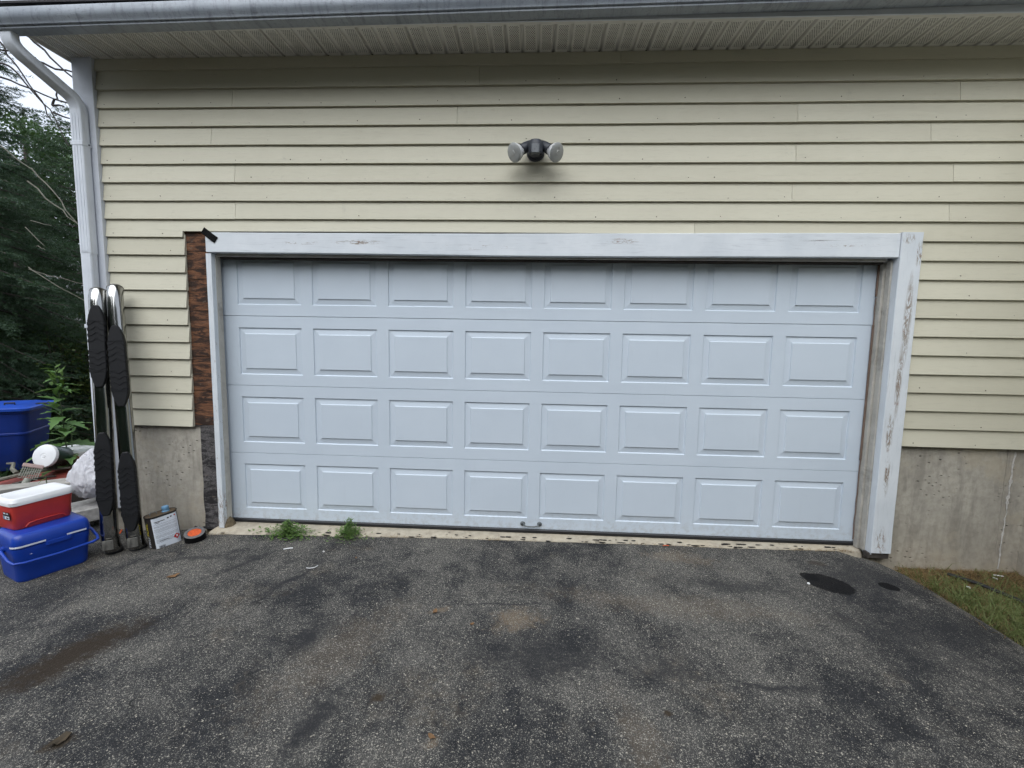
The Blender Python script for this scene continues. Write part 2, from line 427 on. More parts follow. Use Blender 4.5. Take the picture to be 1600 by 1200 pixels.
M = {
    'siding': m_siding(),
    'header': m_trim('header_paint', [(1.20, 2.124, .21, .020, .51), (3.06, 2.142, .12, .024, .51), (.78, 2.118, .16, .016, .56), (4.5, 2.13, .30, .02, .58), (2.0, 2.10, .3, .03, .61)]),
    'side_trim': m_trim('side_trim_paint', [(4.985, 1.62, .030, .36, .48), (4.97, 1.22, .022, .30, .46), (4.945, .86, .028, .18, .50), (4.955, .55, .022, .17, .50), (4.955, .06, .05, .13, .53), (5.02, 2.07, .030, .10, .52), (4.945, 2.17, .05, .04, .53)], streak=True),
    'jamb': m_trim('jamb_paint', [(.085, .9, .06, .8, .60), (.085, .1, .05, .2, .52)], streak=True),
    'stop': simple('stop_paint', (.44, .42, .375), .6, .14, 9, bump=.2, dirt=.5),
    'seal_brown': simple('weatherstrip_brown', (.17, .115, .085), .6, .25, 20),
    'dark_gap': simple('dark_wood', (.05, .042, .036), .9, .3, 30),
    'door': m_door(),
    'rubber': simple('black_rubber', (.010, .011, .014), .55, .2, 30),
    'steel': simple('galvanised_steel', (.13, .145, .15), .5, .15, 40, metal=.35),
    'found': m_concrete('foundation_concrete'),
    'apron': m_concrete('apron_concrete', (.46, .42, .34), .35),
    'asphalt': m_asphalt(),
    'soil': m_soil(),
    'brown_wood': m_wood('stained_sheathing', (.075, .036, .024), (.245, .115, .060), (.030, .021, .018)),
    'black_wood': m_wood('tarred_board', (.050, .047, .048), (.16, .15, .148), (.020, .019, .020), (12, 12, 12)),
    'soffit': m_soffit(),
    'soffit_plain': simple('soffit_channel_paint', (.66, .645, .60), .6, .06, 6),
    'gutter': m_gutter(),
    'downspout': m_downspout(),
    'corner': simple('corner_board_paint', (.60, .63, .68), .55, .07, 5, bump=.15, dirt=.18),
    'shingle': simple('roof_shingle', (.035, .033, .036), .95, .4, 60, bump=.6),
    'nail': simple('nail_head', (.055, .045, .034), .8, .4, 40),
    'fl_body': simple('floodlight_plastic', (.030, .034, .044), .5, .2, 30),
    'fl_lens': simple('sensor_lens', (.11, .12, .13), .3, .1, 40),
    'bulb_metal': simple('bulb_reflector', (.78, .79, .80), .25, .06, 20, metal=.3),
    'tape': simple('black_tape', (.004, .004, .0045), .8, .2, 30, spec=.15),
    'pad': simple('pad_rubber', (.0050, .0055, .0070), .58, .3, 40, spec=.28, bump=.3, bscale=300),
    'blue': simple('blue_plastic', (.008, .046, .33), .33, .12, 5, spec=.45, dirt=.12),
    'tote_blue': simple('tote_plastic', (.008, .030, .20), .42, .14, 5, spec=.4, dirt=.25),
    'tote_lid': simple('tote_lid_plastic', (.012, .06, .36), .4, .14, 5, spec=.4),
    'red': simple('red_plastic', (.70, .065, .050), .42, .10, 7, spec=.4, dirt=.06),
    'white_plastic': simple('white_plastic', (.72, .73, .74), .4, .05, 8, dirt=.07),
    'stripe': simple('white_stripe', (.72, .75, .82), .45, .04, 20),
    'jug_green': simple('green_plastic', (.006, .028, .022), .3, .2, 10),
    'can_black': simple('can_black_paint', (.018, .015, .014), .4, .3, 20),
    'can_top': simple('can_top_rust', (.085, .060, .036), .55, .4, 24, metal=.3),
    'can_cap': simple('cap_blue', (.13, .27, .42), .35, .12, 30),
    'label': m_label(),
    'ink': simple('ink_black', (.02, .02, .022), .5, .1, 10),
    'red_ink': simple('ink_red', (.48, .022, .022), .45, .08, 10),
    'yellow': simple('ink_yellow', (.62, .52, .03), .45, .1, 20),
    'orange': simple('core_orange', (.50, .075, .014), .6, .3, 60, dirt=.5),
    'tape_face': simple('tape_edge_grey', (.10, .098, .098), .6, .3, 60),
    'bag': m_bag(),
    'leaf': m_leaf('weed_leaf', (.065, .145, .045), (.16, .29, .09)),
    'leaf_young': m_leaf('young_leaf', (.07, .15, .025), (.13, .22, .05)),
    'stem': simple('green_stem', (.05, .085, .03), .6, .2, 20),
    'needle': m_leaf('spruce_needle', (.018, .042, .026), (.050, .095, .052), .2),
    'needle2': m_leaf('far_needle', (.017, .046, .023), (.050, .10, .045), .2),
    'broad': m_leaf('broad_leaf', (.018, .045, .020), (.05, .10, .038), .3),
    'bush': m_leaf('bush_leaf', (.035, .06, .015), (.10, .13, .028), .3),
    'bark': simple('bark', (.060, .052, .045), .95, .4, 30, bump=.8),
    'dead': simple('dead_twig', (.13, .125, .10), .9, .3, 30),
    'dead_dark': simple('dark_twig', (.035, .031, .029), .9, .3, 30),
    'grass': m_leaf('grass_blade', (.075, .11, .030), (.22, .25, .095), .3),
    'straw': m_leaf('straw_blade', (.16, .095, .04), (.33, .23, .11), .2),
    'red_board': simple('red_painted_board', (.20, .036, .026), .65, .25, 9, dirt=.4),
    'grey_board': simple('weathered_plank', (.27, .26, .235), .85, .2, 12, dirt=.35),
    'cardboard': simple('cardboard_brown', (.27, .175, .10), .85, .2, 12, dirt=.3),
    'grey_plastic': simple('grey_plastic', (.24, .25, .21), .5, .15, 20, dirt=.3),
    'pink_sleeve': simple('pink_plastic', (.42, .30, .28), .5, .15, 20, dirt=.3),
    'paper': simple('wet_paper', (.46, .45, .43), .8, .3, 22, dirt=.7),
    'shed_white': simple('far_siding', (.62, .63, .66), .6, .06, 3),
    'shed_grey': simple('far_roof', (.22, .225, .24), .8, .15, 6),
    'litter_white': simple('litter_white', (.70, .70, .70), .5, .05, 30),
    'dark_leaf': simple('dark_leaf', (.040, .028, .014), .85, .4, 50, bump=.6),
    'brown_leaf': simple('dry_leaf', (.16, .085, .035), .8, .3, 30),
    'pipe': simple('black_pipe', (.012, .012, .013), .5, .2, 20),
    'efflor': simple('efflorescence', (.52, .50, .47), .95, .25, 60, bump=.6, bscale=200),
    'tar': simple('tar_flake', (.008, .008, .009), .6, .2, 30),
    'dirt_clump': simple('dirt_clump', (.13, .10, .06), .95, .35, 40, bump=.8),
}

def m_chrome():
    g = G('chrome')
    n = g.noise(7, 6, .7, g.mapping(sc=(1, 1, .4)))
    col = g.mix(g.ramp(n, .35, .7), (.38, .38, .37), (.26, .26, .25))
    rust = g.ramp(g.noise(30, 5, .7), .66, .72, 0, .6)
    col = g.mix(rust, col, (.12, .09, .07))
    return g.done(col, g.ramp(n, .3, .75, .07, .22), g.bump(g.noise(3, 2), .03, .01), metal=1.0)
M['chrome'] = m_chrome()
M['dull_chrome'] = simple('dirty_chrome', (.17, .165, .15), .45, .3, 20, metal=.6, dirt=.5)

# ------------------------------------------------------------------ mesh helpers
class MB:
    def __init__(self):
        self.v = []; self.f = []
    def add(self, vs, fs):
        o = len(self.v)
        self.v += [tuple(p) for p in vs]
        self.f += [tuple(i + o for i in f) for f in fs]
        return self
    def box(self, x0, x1, y0, y1, z0, z1, mat=None):
        vs = [(x0, y0, z0), (x1, y0, z0), (x1, y1, z0), (x0, y1, z0), (x0, y0, z1), (x1, y0, z1), (x1, y1, z1), (x0, y1, z1)]
        if mat is not None: vs = [tuple(mat @ Vector(p)) for p in vs]
        return self.add(vs, [(0, 3, 2, 1), (4, 5, 6, 7), (0, 1, 5, 4), (1, 2, 6, 5), (2, 3, 7, 6), (3, 0, 4, 7)])
    def loft(self, rings, cap0=True, cap1=True, closed=True):
        n = len(rings[0]); vs = [p for r in rings for p in r]; fs = []
        for i in range(len(rings) - 1):
            for j in range(n if closed else n - 1):
                a = i * n + j; b = i * n + (j + 1) % n
                fs.append((a, b, b + n, a + n))
        if cap0: fs.append(tuple(reversed(range(n))))
        if cap1: fs.append(tuple(range((len(rings) - 1) * n, len(rings) * n)))
        return self.add(vs, fs)
    def tube(self, pts, r, n=8, r2=None, flat=None):
        """sweep along pts; r a number or a list; flat: (u_scale, v_scale)"""
        pts = [Vector(p) for p in pts]
        rs = r if isinstance(r, (list, tuple)) else [r] * len(pts)
        fu, fv = flat or (1, 1)
        rings = []; prev = None
        for i, p in enumerate(pts):
            d = (pts[min(i + 1, len(pts) - 1)] - pts[max(i - 1, 0)]).normalized()
            if prev is None:
                ref = Vector((1, 0, 0)) if abs(d.x) < .9 else Vector((0, 1, 0))
                u = (ref - d * ref.dot(d)).normalized()
            else:
                u = (prev - d * prev.dot(d)).normalized()
            prev = u; w = d.cross(u)
            rings.append([tuple(p + (u * math.cos(2 * math.pi * k / n) * fu + w * math.sin(2 * math.pi * k / n) * fv) * rs[i]) for k in range(n)])
        return self.loft(rings)
    def lathe(self, prof, n=24, mat=None, cap=True):
        """prof: [(r, z)] about local z"""
        rings = []
        for r, z in prof:
            ring = [Vector((r * math.cos(2 * math.pi * k / n), r * math.sin(2 * math.pi * k / n), z)) for k in range(n)]
            if mat is not None: ring = [mat @ p for p in ring]
            rings.append([tuple(p) for p in ring])
        return self.loft(rings, cap, cap)
    def mesh(self, name):
        me = bpy.data.meshes.new(name)
        me.from_pydata(self.v, [], self.f)
        me.update()
        return me
    def build(self, name, mat, parent=None, smooth=False, bevel=0.0, seg=2, angle=40):
        me = self.mesh(name)
        if bevel:
            bm = bmesh.new(); bm.from_mesh(me)
            bmesh.ops.remove_doubles(bm, verts=bm.verts, dist=1e-6)
            ed = [e for e in bm.edges if len(e.link_faces) == 2 and e.calc_face_angle(0) > rad(30)]
            bmesh.ops.bevel(bm, geom=ed, offset=bevel, segments=seg, affect='EDGES', profile=.6)
            bm.to_mesh(me); bm.free()
        return link(name, me, mat, parent, smooth, angle)

def link(name, me, mat, parent=None, smooth=False, angle=40):
    if mat is not None and not me.materials:
        me.materials.append(M[mat] if isinstance(mat, str) else mat)
    if smooth:
        me.shade_smooth() if hasattr(me, 'shade_smooth') else None
        try: me.set_sharp_from_angle(angle=rad(angle))
        except Exception: pass
    o = bpy.data.objects.new(name, me)
    COL.objects.link(o)
    if parent is not None: o.parent = parent
    return o

def tag(o, label, cat=None, group=None, kind=None):
    if label: o['label'] = label
    if cat: o['category'] = cat
    if group: o['group'] = group
    if kind: o['kind'] = kind
    return o

def empty(name, label, cat, loc=(0, 0, 0), rot=(0, 0, 0), group=None):
    o = bpy.data.objects.new(name, None)
    o.empty_display_size = .1
    COL.objects.link(o)
    o.location = loc; o.rotation_euler = rot
    return tag(o, label, cat, group)

def rrect(w, d, r, z, n=5, cx=0, cy=0):
    r = min(r, w / 2 - 1e-4, d / 2 - 1e-4); pts = []
    for qx, qy, a0 in ((1, -1, -90), (1, 1, 0), (-1, 1, 90), (-1, -1, 180)):
        for k in range(n + 1):
            a = rad(a0 + 90 * k / n)
            pts.append((cx + qx * (w / 2 - r) + r * math.cos(a), cy + qy * (d / 2 - r) + r * math.sin(a), z))
    return pts

def text_mesh(s, size, extrude=.0002):
    c = bpy.data.curves.new('lettering', 'FONT')
    c.body = s; c.size = size; c.align_x = 'CENTER'; c.align_y = 'CENTER'; c.extrude = extrude
    o = bpy.data.objects.new('lettering', c); COL.objects.link(o)
    bpy.context.view_layer.update()
    dg = bpy.context.evaluated_depsgraph_get()
    me = bpy.data.meshes.new_from_object(o.evaluated_get(dg))
    bpy.data.objects.remove(o); bpy.data.curves.remove(c)
    me.materials.clear()
    return me

def tri_mesh(name, V):
    """V: (n,3,3) array of loose triangles"""
    V = np.asarray(V, np.float32); n = len(V)
    me = bpy.data.meshes.new(name)
    me.vertices.add(n * 3); me.loops.add(n * 3); me.polygons.add(n)
    me.vertices.foreach_set('co', V.reshape(-1))
    me.loops.foreach_set('vertex_index', np.arange(n * 3, dtype=np.int32))
    me.polygons.foreach_set('loop_start', np.arange(0, n * 3, 3, dtype=np.int32))
    try: me.polygons.foreach_set('loop_total', np.full(n, 3, np.int32))
    except Exception: pass
    me.update(calc_edges=True)
    return me

def sm(a, b, x):
    t = min(1, max(0, (x - a) / (b - a))); return t * t * (3 - 2 * t)

# ------------------------------------------------------------------ terrain
def asphalt_z(x, y):
    z = -.050 - .010 * max(0, -y - .2)
    z -= .045 * sm(.15, -.6, x)
    z -= .060 * sm(4.75, 5.15, x)
    z += .006 * mnoise.noise(Vector((x * 1.1, y * 1.1, 3.1)))
    z += .0022 * mnoise.noise(Vector((x * 5, y * 5, 1.7)))
    return z

def apron_edge(x):
    e = -.205 + (x - .05) * (.092 / 1.8) if x < 1.85 else -.113 + (x - 1.85) * (.044 / 3.0)
    return e + .006 * mnoise.noise(Vector((x * 4, .3, 0))) + .004 * mnoise.noise(Vector((x * 15, .8, 0)))

def back_edge(x):
    if x < -.86: return .16 + .05 * mnoise.noise(Vector((x * 3, 0, 0)))
    if x < -.08: return -.083
    if x < .05: return -.083 - (x + .08) / .13 * .125
    if x < 4.87: return apron_edge(x) - .001
    return -.152 - .10 * sm(4.95, 5.1, x)

def right_edge(y):
    return 5.05 + .075 * min(2.5, -y) + .03 * mnoise.noise(Vector((0, y * 2.2, 5))) - .10 * sm(-.25, -.1, y)

def build_driveway():
    mb = MB(); xl = -2.2
    ts = [0, .004, .01, .02, .035, .055, .08, .11, .145, .185, .23, .28, .34, .40, .47, .55, .64, .75, .88, 1.0]
    ts2 = []
    for i in range(len(ts) - 1):
        for k in range(4): ts2.append(ts[i] + (ts[i + 1] - ts[i]) * k / 4)
    ts2.append(1.0)
    NX = 150; YE = -14.0
    for j, t in enumerate(ts2):
        for i in range(NX + 1):
            s = i / NX
            x0 = xl + s * (5.1 - xl)
            y = back_edge(x0) + t * (YE - back_edge(x0))
            x = xl + s * (right_edge(y) - xl)
            z = asphalt_z(x, y)
            if i >= NX - 1: z -= .010 * (i - NX + 2)
            mb.v.append((x, y, z))
    W = NX + 1; R = len(ts2)
    for j in range(R - 1):
        for i in range(NX):
            a = j * W + i
            mb.f.append((a, a + W, a + W + 1, a + 1))
    # skirt
    rim = [i for i in range(W)] + [j * W + NX for j in range(1, R)] + [(R - 1) * W + i for i in range(NX - 1, -1, -1)] + [j * W for j in range(R - 2, 0, -1)]
    o = len(mb.v)
    for i in rim:
        v = mb.v[i]; mb.v.append((v[0], v[1], v[2] - .10))
    for k in range(len(rim)):
        k2 = (k + 1) % len(rim)
        mb.f.append((rim[k], rim[k2], o + k2, o + k))
    ob = mb.build('driveway', 'asphalt', smooth=True, angle=50)
    tag(ob, 'worn dark asphalt driveway with brown and wet stains', kind='structure')
build_driveway()

def soil_z(x, y):
    z = -.15 + .012 * mnoise.noise(Vector((x * 2, y * 2, 9)))
    if -2.25 < x < 5.15 and y < .2: z -= .07 * sm(-2.25, -2.1, x) * sm(5.15, 5.0, x)
    # yard at the left of the garage rises a little
    z += .14 * math.exp(-(((x + 2.4) / 1.0) ** 2 + ((y - .85) / .8) ** 2))
    z += .05 * sm(-.9, -1.6, x) * sm(0, .6, y)
    z += 1.2 * sm(9, 22, y) * sm(-6, -14, x)
    return z

def build_ground():
    mb = MB()
    xs = [-120, -60, -30, -20, -14, -10, -8, -6.5, -5.5] + [-5 + .12 * i for i in range(100)] + [7.2, 8, 10, 15, 30, 60, 120]
    ys = [-120, -60, -30, -16, -10, -7, -5, -4, -3.2] + [-2.9 + .12 * i for i in range(60)] + [4.6, 5.4, 6.5, 8, 10, 12, 15, 18, 22, 30, 60, 120]
    for y in ys:
        for x in xs: mb.v.append((x, y, soil_z(x, y)))
    W = len(xs)
    for j in range(len(ys) - 1):
        for i in range(W - 1):
            a = j * W + i; mb.f.append((a, a + 1, a + W + 1, a + W))
    tag(mb.build('ground', 'soil', smooth=True), 'bare soil and thin turf around the garage', kind='structure')
build_ground()

def build_apron():
    mb = MB(); N = 120
    rings = []
    for i in range(N + 1):
        x = .03 + (4.885 - .03) * i / N
        ye = apron_edge(x)
        zz = -.033 + .0015 * mnoise.noise(Vector((x * 6, 2, 0)))
        dz = .004 * max(0, mnoise.noise(Vector((x * 9, 4, 0))))
        rings.append([(x, .6, -.033), (x, -.02, zz), (x, ye + .018, zz - .004), (x, ye + .002, zz - .012 - dz), (x, ye - .012, -.075), (x, ye - .02, -.2), (x, .6, -.2)])
    mb.loft(rings)
    tag(mb.build('apron_slab', 'apron', smooth=True, angle=35), 'narrow pale concrete sill under the garage door', kind='structure')
build_apron()

# ------------------------------------------------------------------ the garage
garage = empty('garage', 'cream clapboard garage with white trim, eave gutter and bare concrete foundation', 'building')

EXP = .1275; Z0 = .757
YB, YT = -.1235, -.1045       # front face of a board at its butt and at its top
HB = EXP + .018
def board(stations, z0, name='siding_board', ztop=None):
    """clapboard with tapered section; stations = [(x, bottom z)]"""
    zt = ztop or (z0 + HB); rings = []
    wob = rnd.uniform(-.001, .001)
    for x, zb in stations:
        j = .0026 * mnoise.noise(Vector((x * 1.3, z0 * 9, 0))) + wob
        yb = YB + (YT - YB) * (zb - z0) / HB
        yt = YB + (YT - YB) * (zt - z0) / HB
        yo = .0012 * mnoise.noise(Vector((x * 1.3, z0 * 13, 4)))
        rings.append([(x, yb + yo, zb + j), (x, yb + yo + .001, zb + j - .0012), (x, -.097, zb + j - .0012), (x, -.097, zt), (x, yt + yo, zt)])
    mb = MB(); mb.loft(rings)
    return mb.build(name, 'siding', garage)

def run(x0, x1, z0, ztop=None):
    n = max(2, int((x1 - x0) / .35)); board([(x0 + (x1 - x0) * i / n, z0) for i in range(n + 1)], z0, ztop=ztop)

XL, XR = -.698, 5.95
joints = {19: [2.05], 18: [.303, 5.191], 17: [4.177, 1.9], 16: [.136, 5.035], 15: [4.185], 14: [.298, 5.202], 13: [4.179], 12: [.292, 5.203], 20: [3.0]}
for k in range(21):
    z0 = Z0 + EXP * k
    if k <= 10:
        run(XL, -.107 + rnd.uniform(-.004, .006) + .004 * (k % 3 - 1), z0)
        run(5.040, XR, z0)
    elif k == 11:
        zc = 2.201
        st = [(XL, z0), (-.4, z0), (-.112, z0), (-.1115, zc)] + [(x, zc + .002 * math.sin(x)) for x in (.3, .8, 1.3, 1.8, 2.3, 2.8, 3.3, 3.5475)]
        board(st, z0)
        st = [(3.5495, zc), (4, zc), (4.5, zc + .006), (5.0385, zc + .010), (5.039, z0), (5.5, z0), (XR, z0)]
        board(st, z0)
    else:
        xs = [XL] + sorted(joints.get(k, [])) + [XR]
        for a, b in zip(xs[:-1], xs[1:]):
            run(a + (.0012 if a != XL else 0), b - (.0012 if b != XR else 0), z0, ztop=min(z0 + HB, 3.384))

# nails: rust-dark heads along the butts
mb = MB()
for k in range(20):
    z0 = Z0 + EXP * k
    x = XL + .03 + rnd.random() * .03
    while x < XR:
        ok = not (k <= 10 and -.10 < x < 5.06) and not (k == 11 and -.12 < x < 5.04 and True)
        if ok and rnd.random() < .78:
            zz = z0 + .026 + rnd.uniform(-.006, .008)
            yy = YB + (YT - YB) * (zz - z0) / HB - .0016
            r = rnd.uniform(.0022, .0046); a0 = rnd.random()
            vs = [(x + r * math.cos(a0 + a * 1.0472), yy, zz + r * math.sin(a0 + a * 1.0472)) for a in range(6)]
            mb.add(vs, [tuple(range(6))])
        x += rnd.choice((.40, .41, .38, .42, .2, .61)) + rnd.uniform(-.03, .03)
tag(mb.build('nail_heads', 'nail', garage), None, kind='stuff')

# solid wall behind the boards, and the side wall running back
mb = MB()
mb.box(-.832, .055, -.0935, .10, .75, 3.6)
mb.box(.056, 4.93, -.0935, .10, 2.07, 3.6)
mb.box(4.931, 7.5, -.0935, .10, .75, 3.6)
mb.build('wall_core', 'dark_gap', garage)
mb = MB()
for k in range(21):
    z0 = Z0 + EXP * k
    mb.add([(-.850, -.06, z0), (-.850, 7.0, z0), (-.833, 7.0, z0 + EXP), (-.833, -.06, z0 + EXP), (-.833, -.06, z0), (-.833, 7.0, z0)], [(0, 3, 2, 1), (0, 1, 5, 4)])
mb.build('side_wall', 'siding', garage)

# foundation
def wall_panel(x0, x1, y, z0, z1, name, mat):
    nx = max(4, int((x1 - x0) / .05)); nz = 18; mb = MB()
    for j in range(nz + 1):
        for i in range(nx + 1):
            x = x0 + (x1 - x0) * i / nx; z = z0 + (z1 - z0) * j / nz
            mb.v.append((x, y + .003 * mnoise.noise(Vector((x * 4, z * 4, 2))), z))
    for j in range(nz):
        for i in range(nx):
            a = j * (nx + 1) + i; mb.f.append((a, a + 1, a + nx + 2, a + nx + 1))
    o = len(mb.v)
    rim = [i for i in range(nx + 1)] + [j * (nx + 1) + nx for j in range(1, nz + 1)] + [nz * (nx + 1) + i for i in range(nx - 1, -1, -1)] + [j * (nx + 1) for j in range(nz - 1, 0, -1)]
    for i in rim: v = mb.v[i]; mb.v.append((v[0], .12, v[2]))
    for k in range(len(rim)):
        k2 = (k + 1) % len(rim); mb.f.append((rim[k2], rim[k], o + k, o + k2))
    return mb.build(name, mat, garage, smooth=True)
wall_panel(-.835, -.072, -.086, -.4, .760, 'foundation_wall', 'found')
wall_panel(4.93, 5.985, -.086, -.4, .760, 'foundation_wall', 'found')
MB().box(-.834, -.6, .121, 7, -.4, .757).build('foundation_wall', 'found', garage)
# shallow return of the foundation at the right, coming forward
mb = MB(); mb.box(5.955, 6.25, -3.2, -.02, -.4, .757)
mb.build('foundation_wall', 'found', garage, bevel=.006)
for k in range(21):
    z0 = Z0 + EXP * k
    MB().add([(5.930, -3.2, z0), (5.930, -.09, z0), (5.946, -.09, z0 + HB), (5.946, -3.2, z0 + HB), (5.97, -3.2, z0), (5.97, -.09, z0), (5.97, -.09, z0 + HB), (5.97, -3.2, z0 + HB)],
             [(0, 1, 2, 3), (0, 4, 5, 1), (4, 7, 6, 5), (3, 2, 6, 7), (0, 3, 7, 4), (1, 5, 6, 2)]).build('siding_board', 'siding', garage)
# white mineral streak in the corner
mb = MB(); rings = []
for i in range(110):
    t = i / 109; z = .735 - .86 * t
    w = (.019 - .011 * t) * (.25 + 1.3 * abs(mnoise.noise(Vector((0, z * 26, 3))))) * (1 if mnoise.noise(Vector((3, z * 9, 1))) > -.28 or t < .4 else .25)
    cx = 5.842 - .016 * t + .012 * mnoise.noise(Vector((0, z * 6, 8))) + .008 * mnoise.noise(Vector((0, z * 22, 8)))
    rings.append([(cx - w, -.0895, z), (cx, -.0925, z), (cx + w, -.0895, z)])
mb.loft(rings, False, False, closed=False)
mb.build('mineral_streak', 'efflor', garage, smooth=True)
MB().box(5.795, 5.7975, -.0915, -.084, .0, .75).build('form_seam', 'found', garage)

# brown sheathing boards exposed left of the door
zs = [.765, .83, .97, 1.03, 1.16, 1.29, 1.36, 1.50, 1.63, 1.755, 1.86, 1.93, 2.06, 2.203]
for a, b in zip(zs[:-1], zs[1:]):
    yo = rnd.uniform(-.002, .003); rings = []
    for i in range(7):
        x = -.122 + .178 * i / 6
        za = a + .002 + .004 * mnoise.noise(Vector((x * 9, a * 7, 0))); zb = b - .001 + .003 * mnoise.noise(Vector((x * 9, b * 7, 0)))
        rings.append([(x, -.0975 + yo, za), (x, -.092, za), (x, -.092, zb), (x, -.0975 + yo + rnd.uniform(-.0015, .0015), zb)])
    mb = MB(); mb.loft(rings); mb.build('sheathing_board', 'brown_wood', garage)
mb = MB(); rings = []
for i in range(25):
    z = -.058 + .82 * i / 24; j = .008 * mnoise.noise(Vector((z * 8, 1, 0)))
    rings.append([(-.070 + j, -.099 + .004 * mnoise.noise(Vector((z * 11, 5, 0))), z), (.056, -.099 + .004 * mnoise.noise(Vector((z * 11, 8, 0))), z), (.056, .05, z), (-.070 + j, .05, z)])
mb.loft(rings); mb.build('sheathing_board', 'black_wood', garage, smooth=True)['label'] = 'black tarred board below the brown boards'

# header and side trim
def sweep_x(x0, x1, n, prof, name, mat, wob=.0012, bevel=0):
    mb = MB(); rings = []
    for i in range(n + 1):
        x = x0 + (x1 - x0) * i / n
        d = wob * mnoise.noise(Vector((x * 3, 7, 1)))
        rings.append([(x, y + d * .5, z + d) for y, z in prof(x)])
    mb.loft(rings); return mb.build(name, mat, garage, bevel=bevel)
def hp(x):
    zb = 2.048 - .010 * math.exp(-((x - 2.6) / 1.3) ** 2); zt = 2.188 + .018 * sm(1.5, 4.9, x)
    return [(-.132, zb), (-.090, zb), (-.090, zt), (-.132, zt), (-.135, zt - .003), (-.135, zb + .003)]
sweep_x(.070, 4.8955, 36, hp, 'header_trim', 'header')
mb = MB(); rings = []
for i in range(40):
    z = -.018 + 2.229 * i / 39; d = .0012 * mnoise.noise(Vector((z * 3, 2, 0))); b = .01 * sm(.12, 0, z)
    e = .003 * max(0, mnoise.noise(Vector((z * 16, 6, 0))))
    rings.append([(4.8975 + d, -.142, z), (4.9005 + d, -.145 - b * .3, z), (5.033 + d - e, -.145 - b * .3, z), (5.036 + d - e, -.142, z), (5.036 + d, -.088, z), (4.8975 + d, -.088, z)])
mb.loft(rings); mb.build('side_trim', 'side_trim', garage)
MB().box(4.884, 5.03, -.138, -.09, -.062, -.0225).build('trim_base', 'dark_gap', garage, bevel=.004)
# jambs
mb = MB(); rings = []
for i in range(30):
    z = -.032 + 2.074 * i / 29; d = .0015 * mnoise.noise(Vector((z * 4, 12, 0)))
    rings.append([(.061 + d, -.128, z), (.101 + d, -.128, z), (.101 + d, -.034, z), (.061 + d, -.034, z)])
mb.loft(rings); mb.build('jamb', 'jamb', garage, bevel=.002)
MB().box(.094, .1055, -.086, -.034, -.03, 2.035).build('door_stop', 'stop', garage, bevel=.001)
MB().box(4.9085, 4.93, -.0875, .08, -.05, 2.06).build('jamb', 'jamb', garage)
MB().box(4.8985, 4.9080, -.139, .05, -.033, 2.05).build('jamb', 'corner', garage)
MB().box(4.868, 4.8975, -.046, -.007, -.030, 2.03).build('door_stop', 'stop', garage, bevel=.0015)
MB().box(4.884, 4.8970, -.090, -.047, -.030, 2.035).build('door_stop', 'stop', garage, bevel=.002)
for a, b in ((.62, 1.60), (1.80, 2.03)):
    MB().box(4.8575, 4.8665, -.016, -.004, a, b).build('weather_strip', 'seal_brown', garage, bevel=.002)
mb = MB(); mb.tube([(4.862 + .004 * mnoise.noise(Vector((z * 9, 0, 0))), -.01 - .006 * abs(mnoise.noise(Vector((z * 7, 3, 0)))), z) for z in [.02 + .03 * i for i in range(60)]], .0035, 5)
mb.build('weather_strip', 'seal_brown', garage)
# head jamb with stops
MB().box(.072, 4.896, -.089, .08, 2.052, 2.066).build('jamb', 'corner', garage)
MB().box(.1065, 4.8670, -.078, -.045, 2.030, 2.0515).build('door_stop', 'stop', garage, bevel=.002)
sweep_x(.108, 4.866, 40, lambda x: [(-.044, 2.020), (-.006, 2.016 + .003 * mnoise.noise(Vector((x * 8, 0, 0)))), (-.006, 2.050), (-.044, 2.050)], 'door_stop', 'dark_gap')
MB().box(.072, 4.94, .10, .14, 0, 2.4).build('shadow_board', 'dark_gap', garage)

# corner board
MB().box(-.845, -.6995, -.140, -.095, .10, 3.383).build('corner_board', 'corner', garage, bevel=.003)
MB().box(-.8485, -.832, -.138, .05, .10, 3.383).build('corner_board', 'corner', garage)

# soffit panels: three flats between V grooves
def soffit_mesh():
    w = .3111; p = w / 3; prof = []
    for i in range(3):
        o = i * p
        dp = .016 if i == 0 else .010
        prof += [(o, 0), (o + .003, dp), (o + (.012 if i == 0 else .017), dp), (o + .024, 0), (o + .034, -.001)]
    prof.append((w - .0004, 0))
    mb = MB(); r0 = [(x, -.092, z) for x, z in prof]; r1 = [(x, -.395, z) for x, z in prof]
    n = len(prof)
    mb.add(r0 + r1, [(i, i + n, i + n + 1, i + 1) for i in range(n - 1)])
    me = mb.mesh('soffit_panel'); me.materials.append(M['soffit']); return me
sme = soffit_mesh()
SZ = 3.385
for i in range(-1, 22):
    o = link('soffit_panel', sme, None, garage); o.location = (-.572 + .3111 * i, 0, SZ)
MB().box(-.884, 7.0, -.417, -.388, SZ - .003, SZ + .02).build('soffit_channel', 'soffit_plain', garage, bevel=.002)
MB().box(-.898, -.8845, -.43, 6, SZ - .012, SZ + .10).build('rake_board', 'soffit_plain', garage, bevel=.002)
MB().box(-.8835, 7.0, -.428, -.418, SZ - .010, SZ + .14).build('fascia', 'corner', garage)

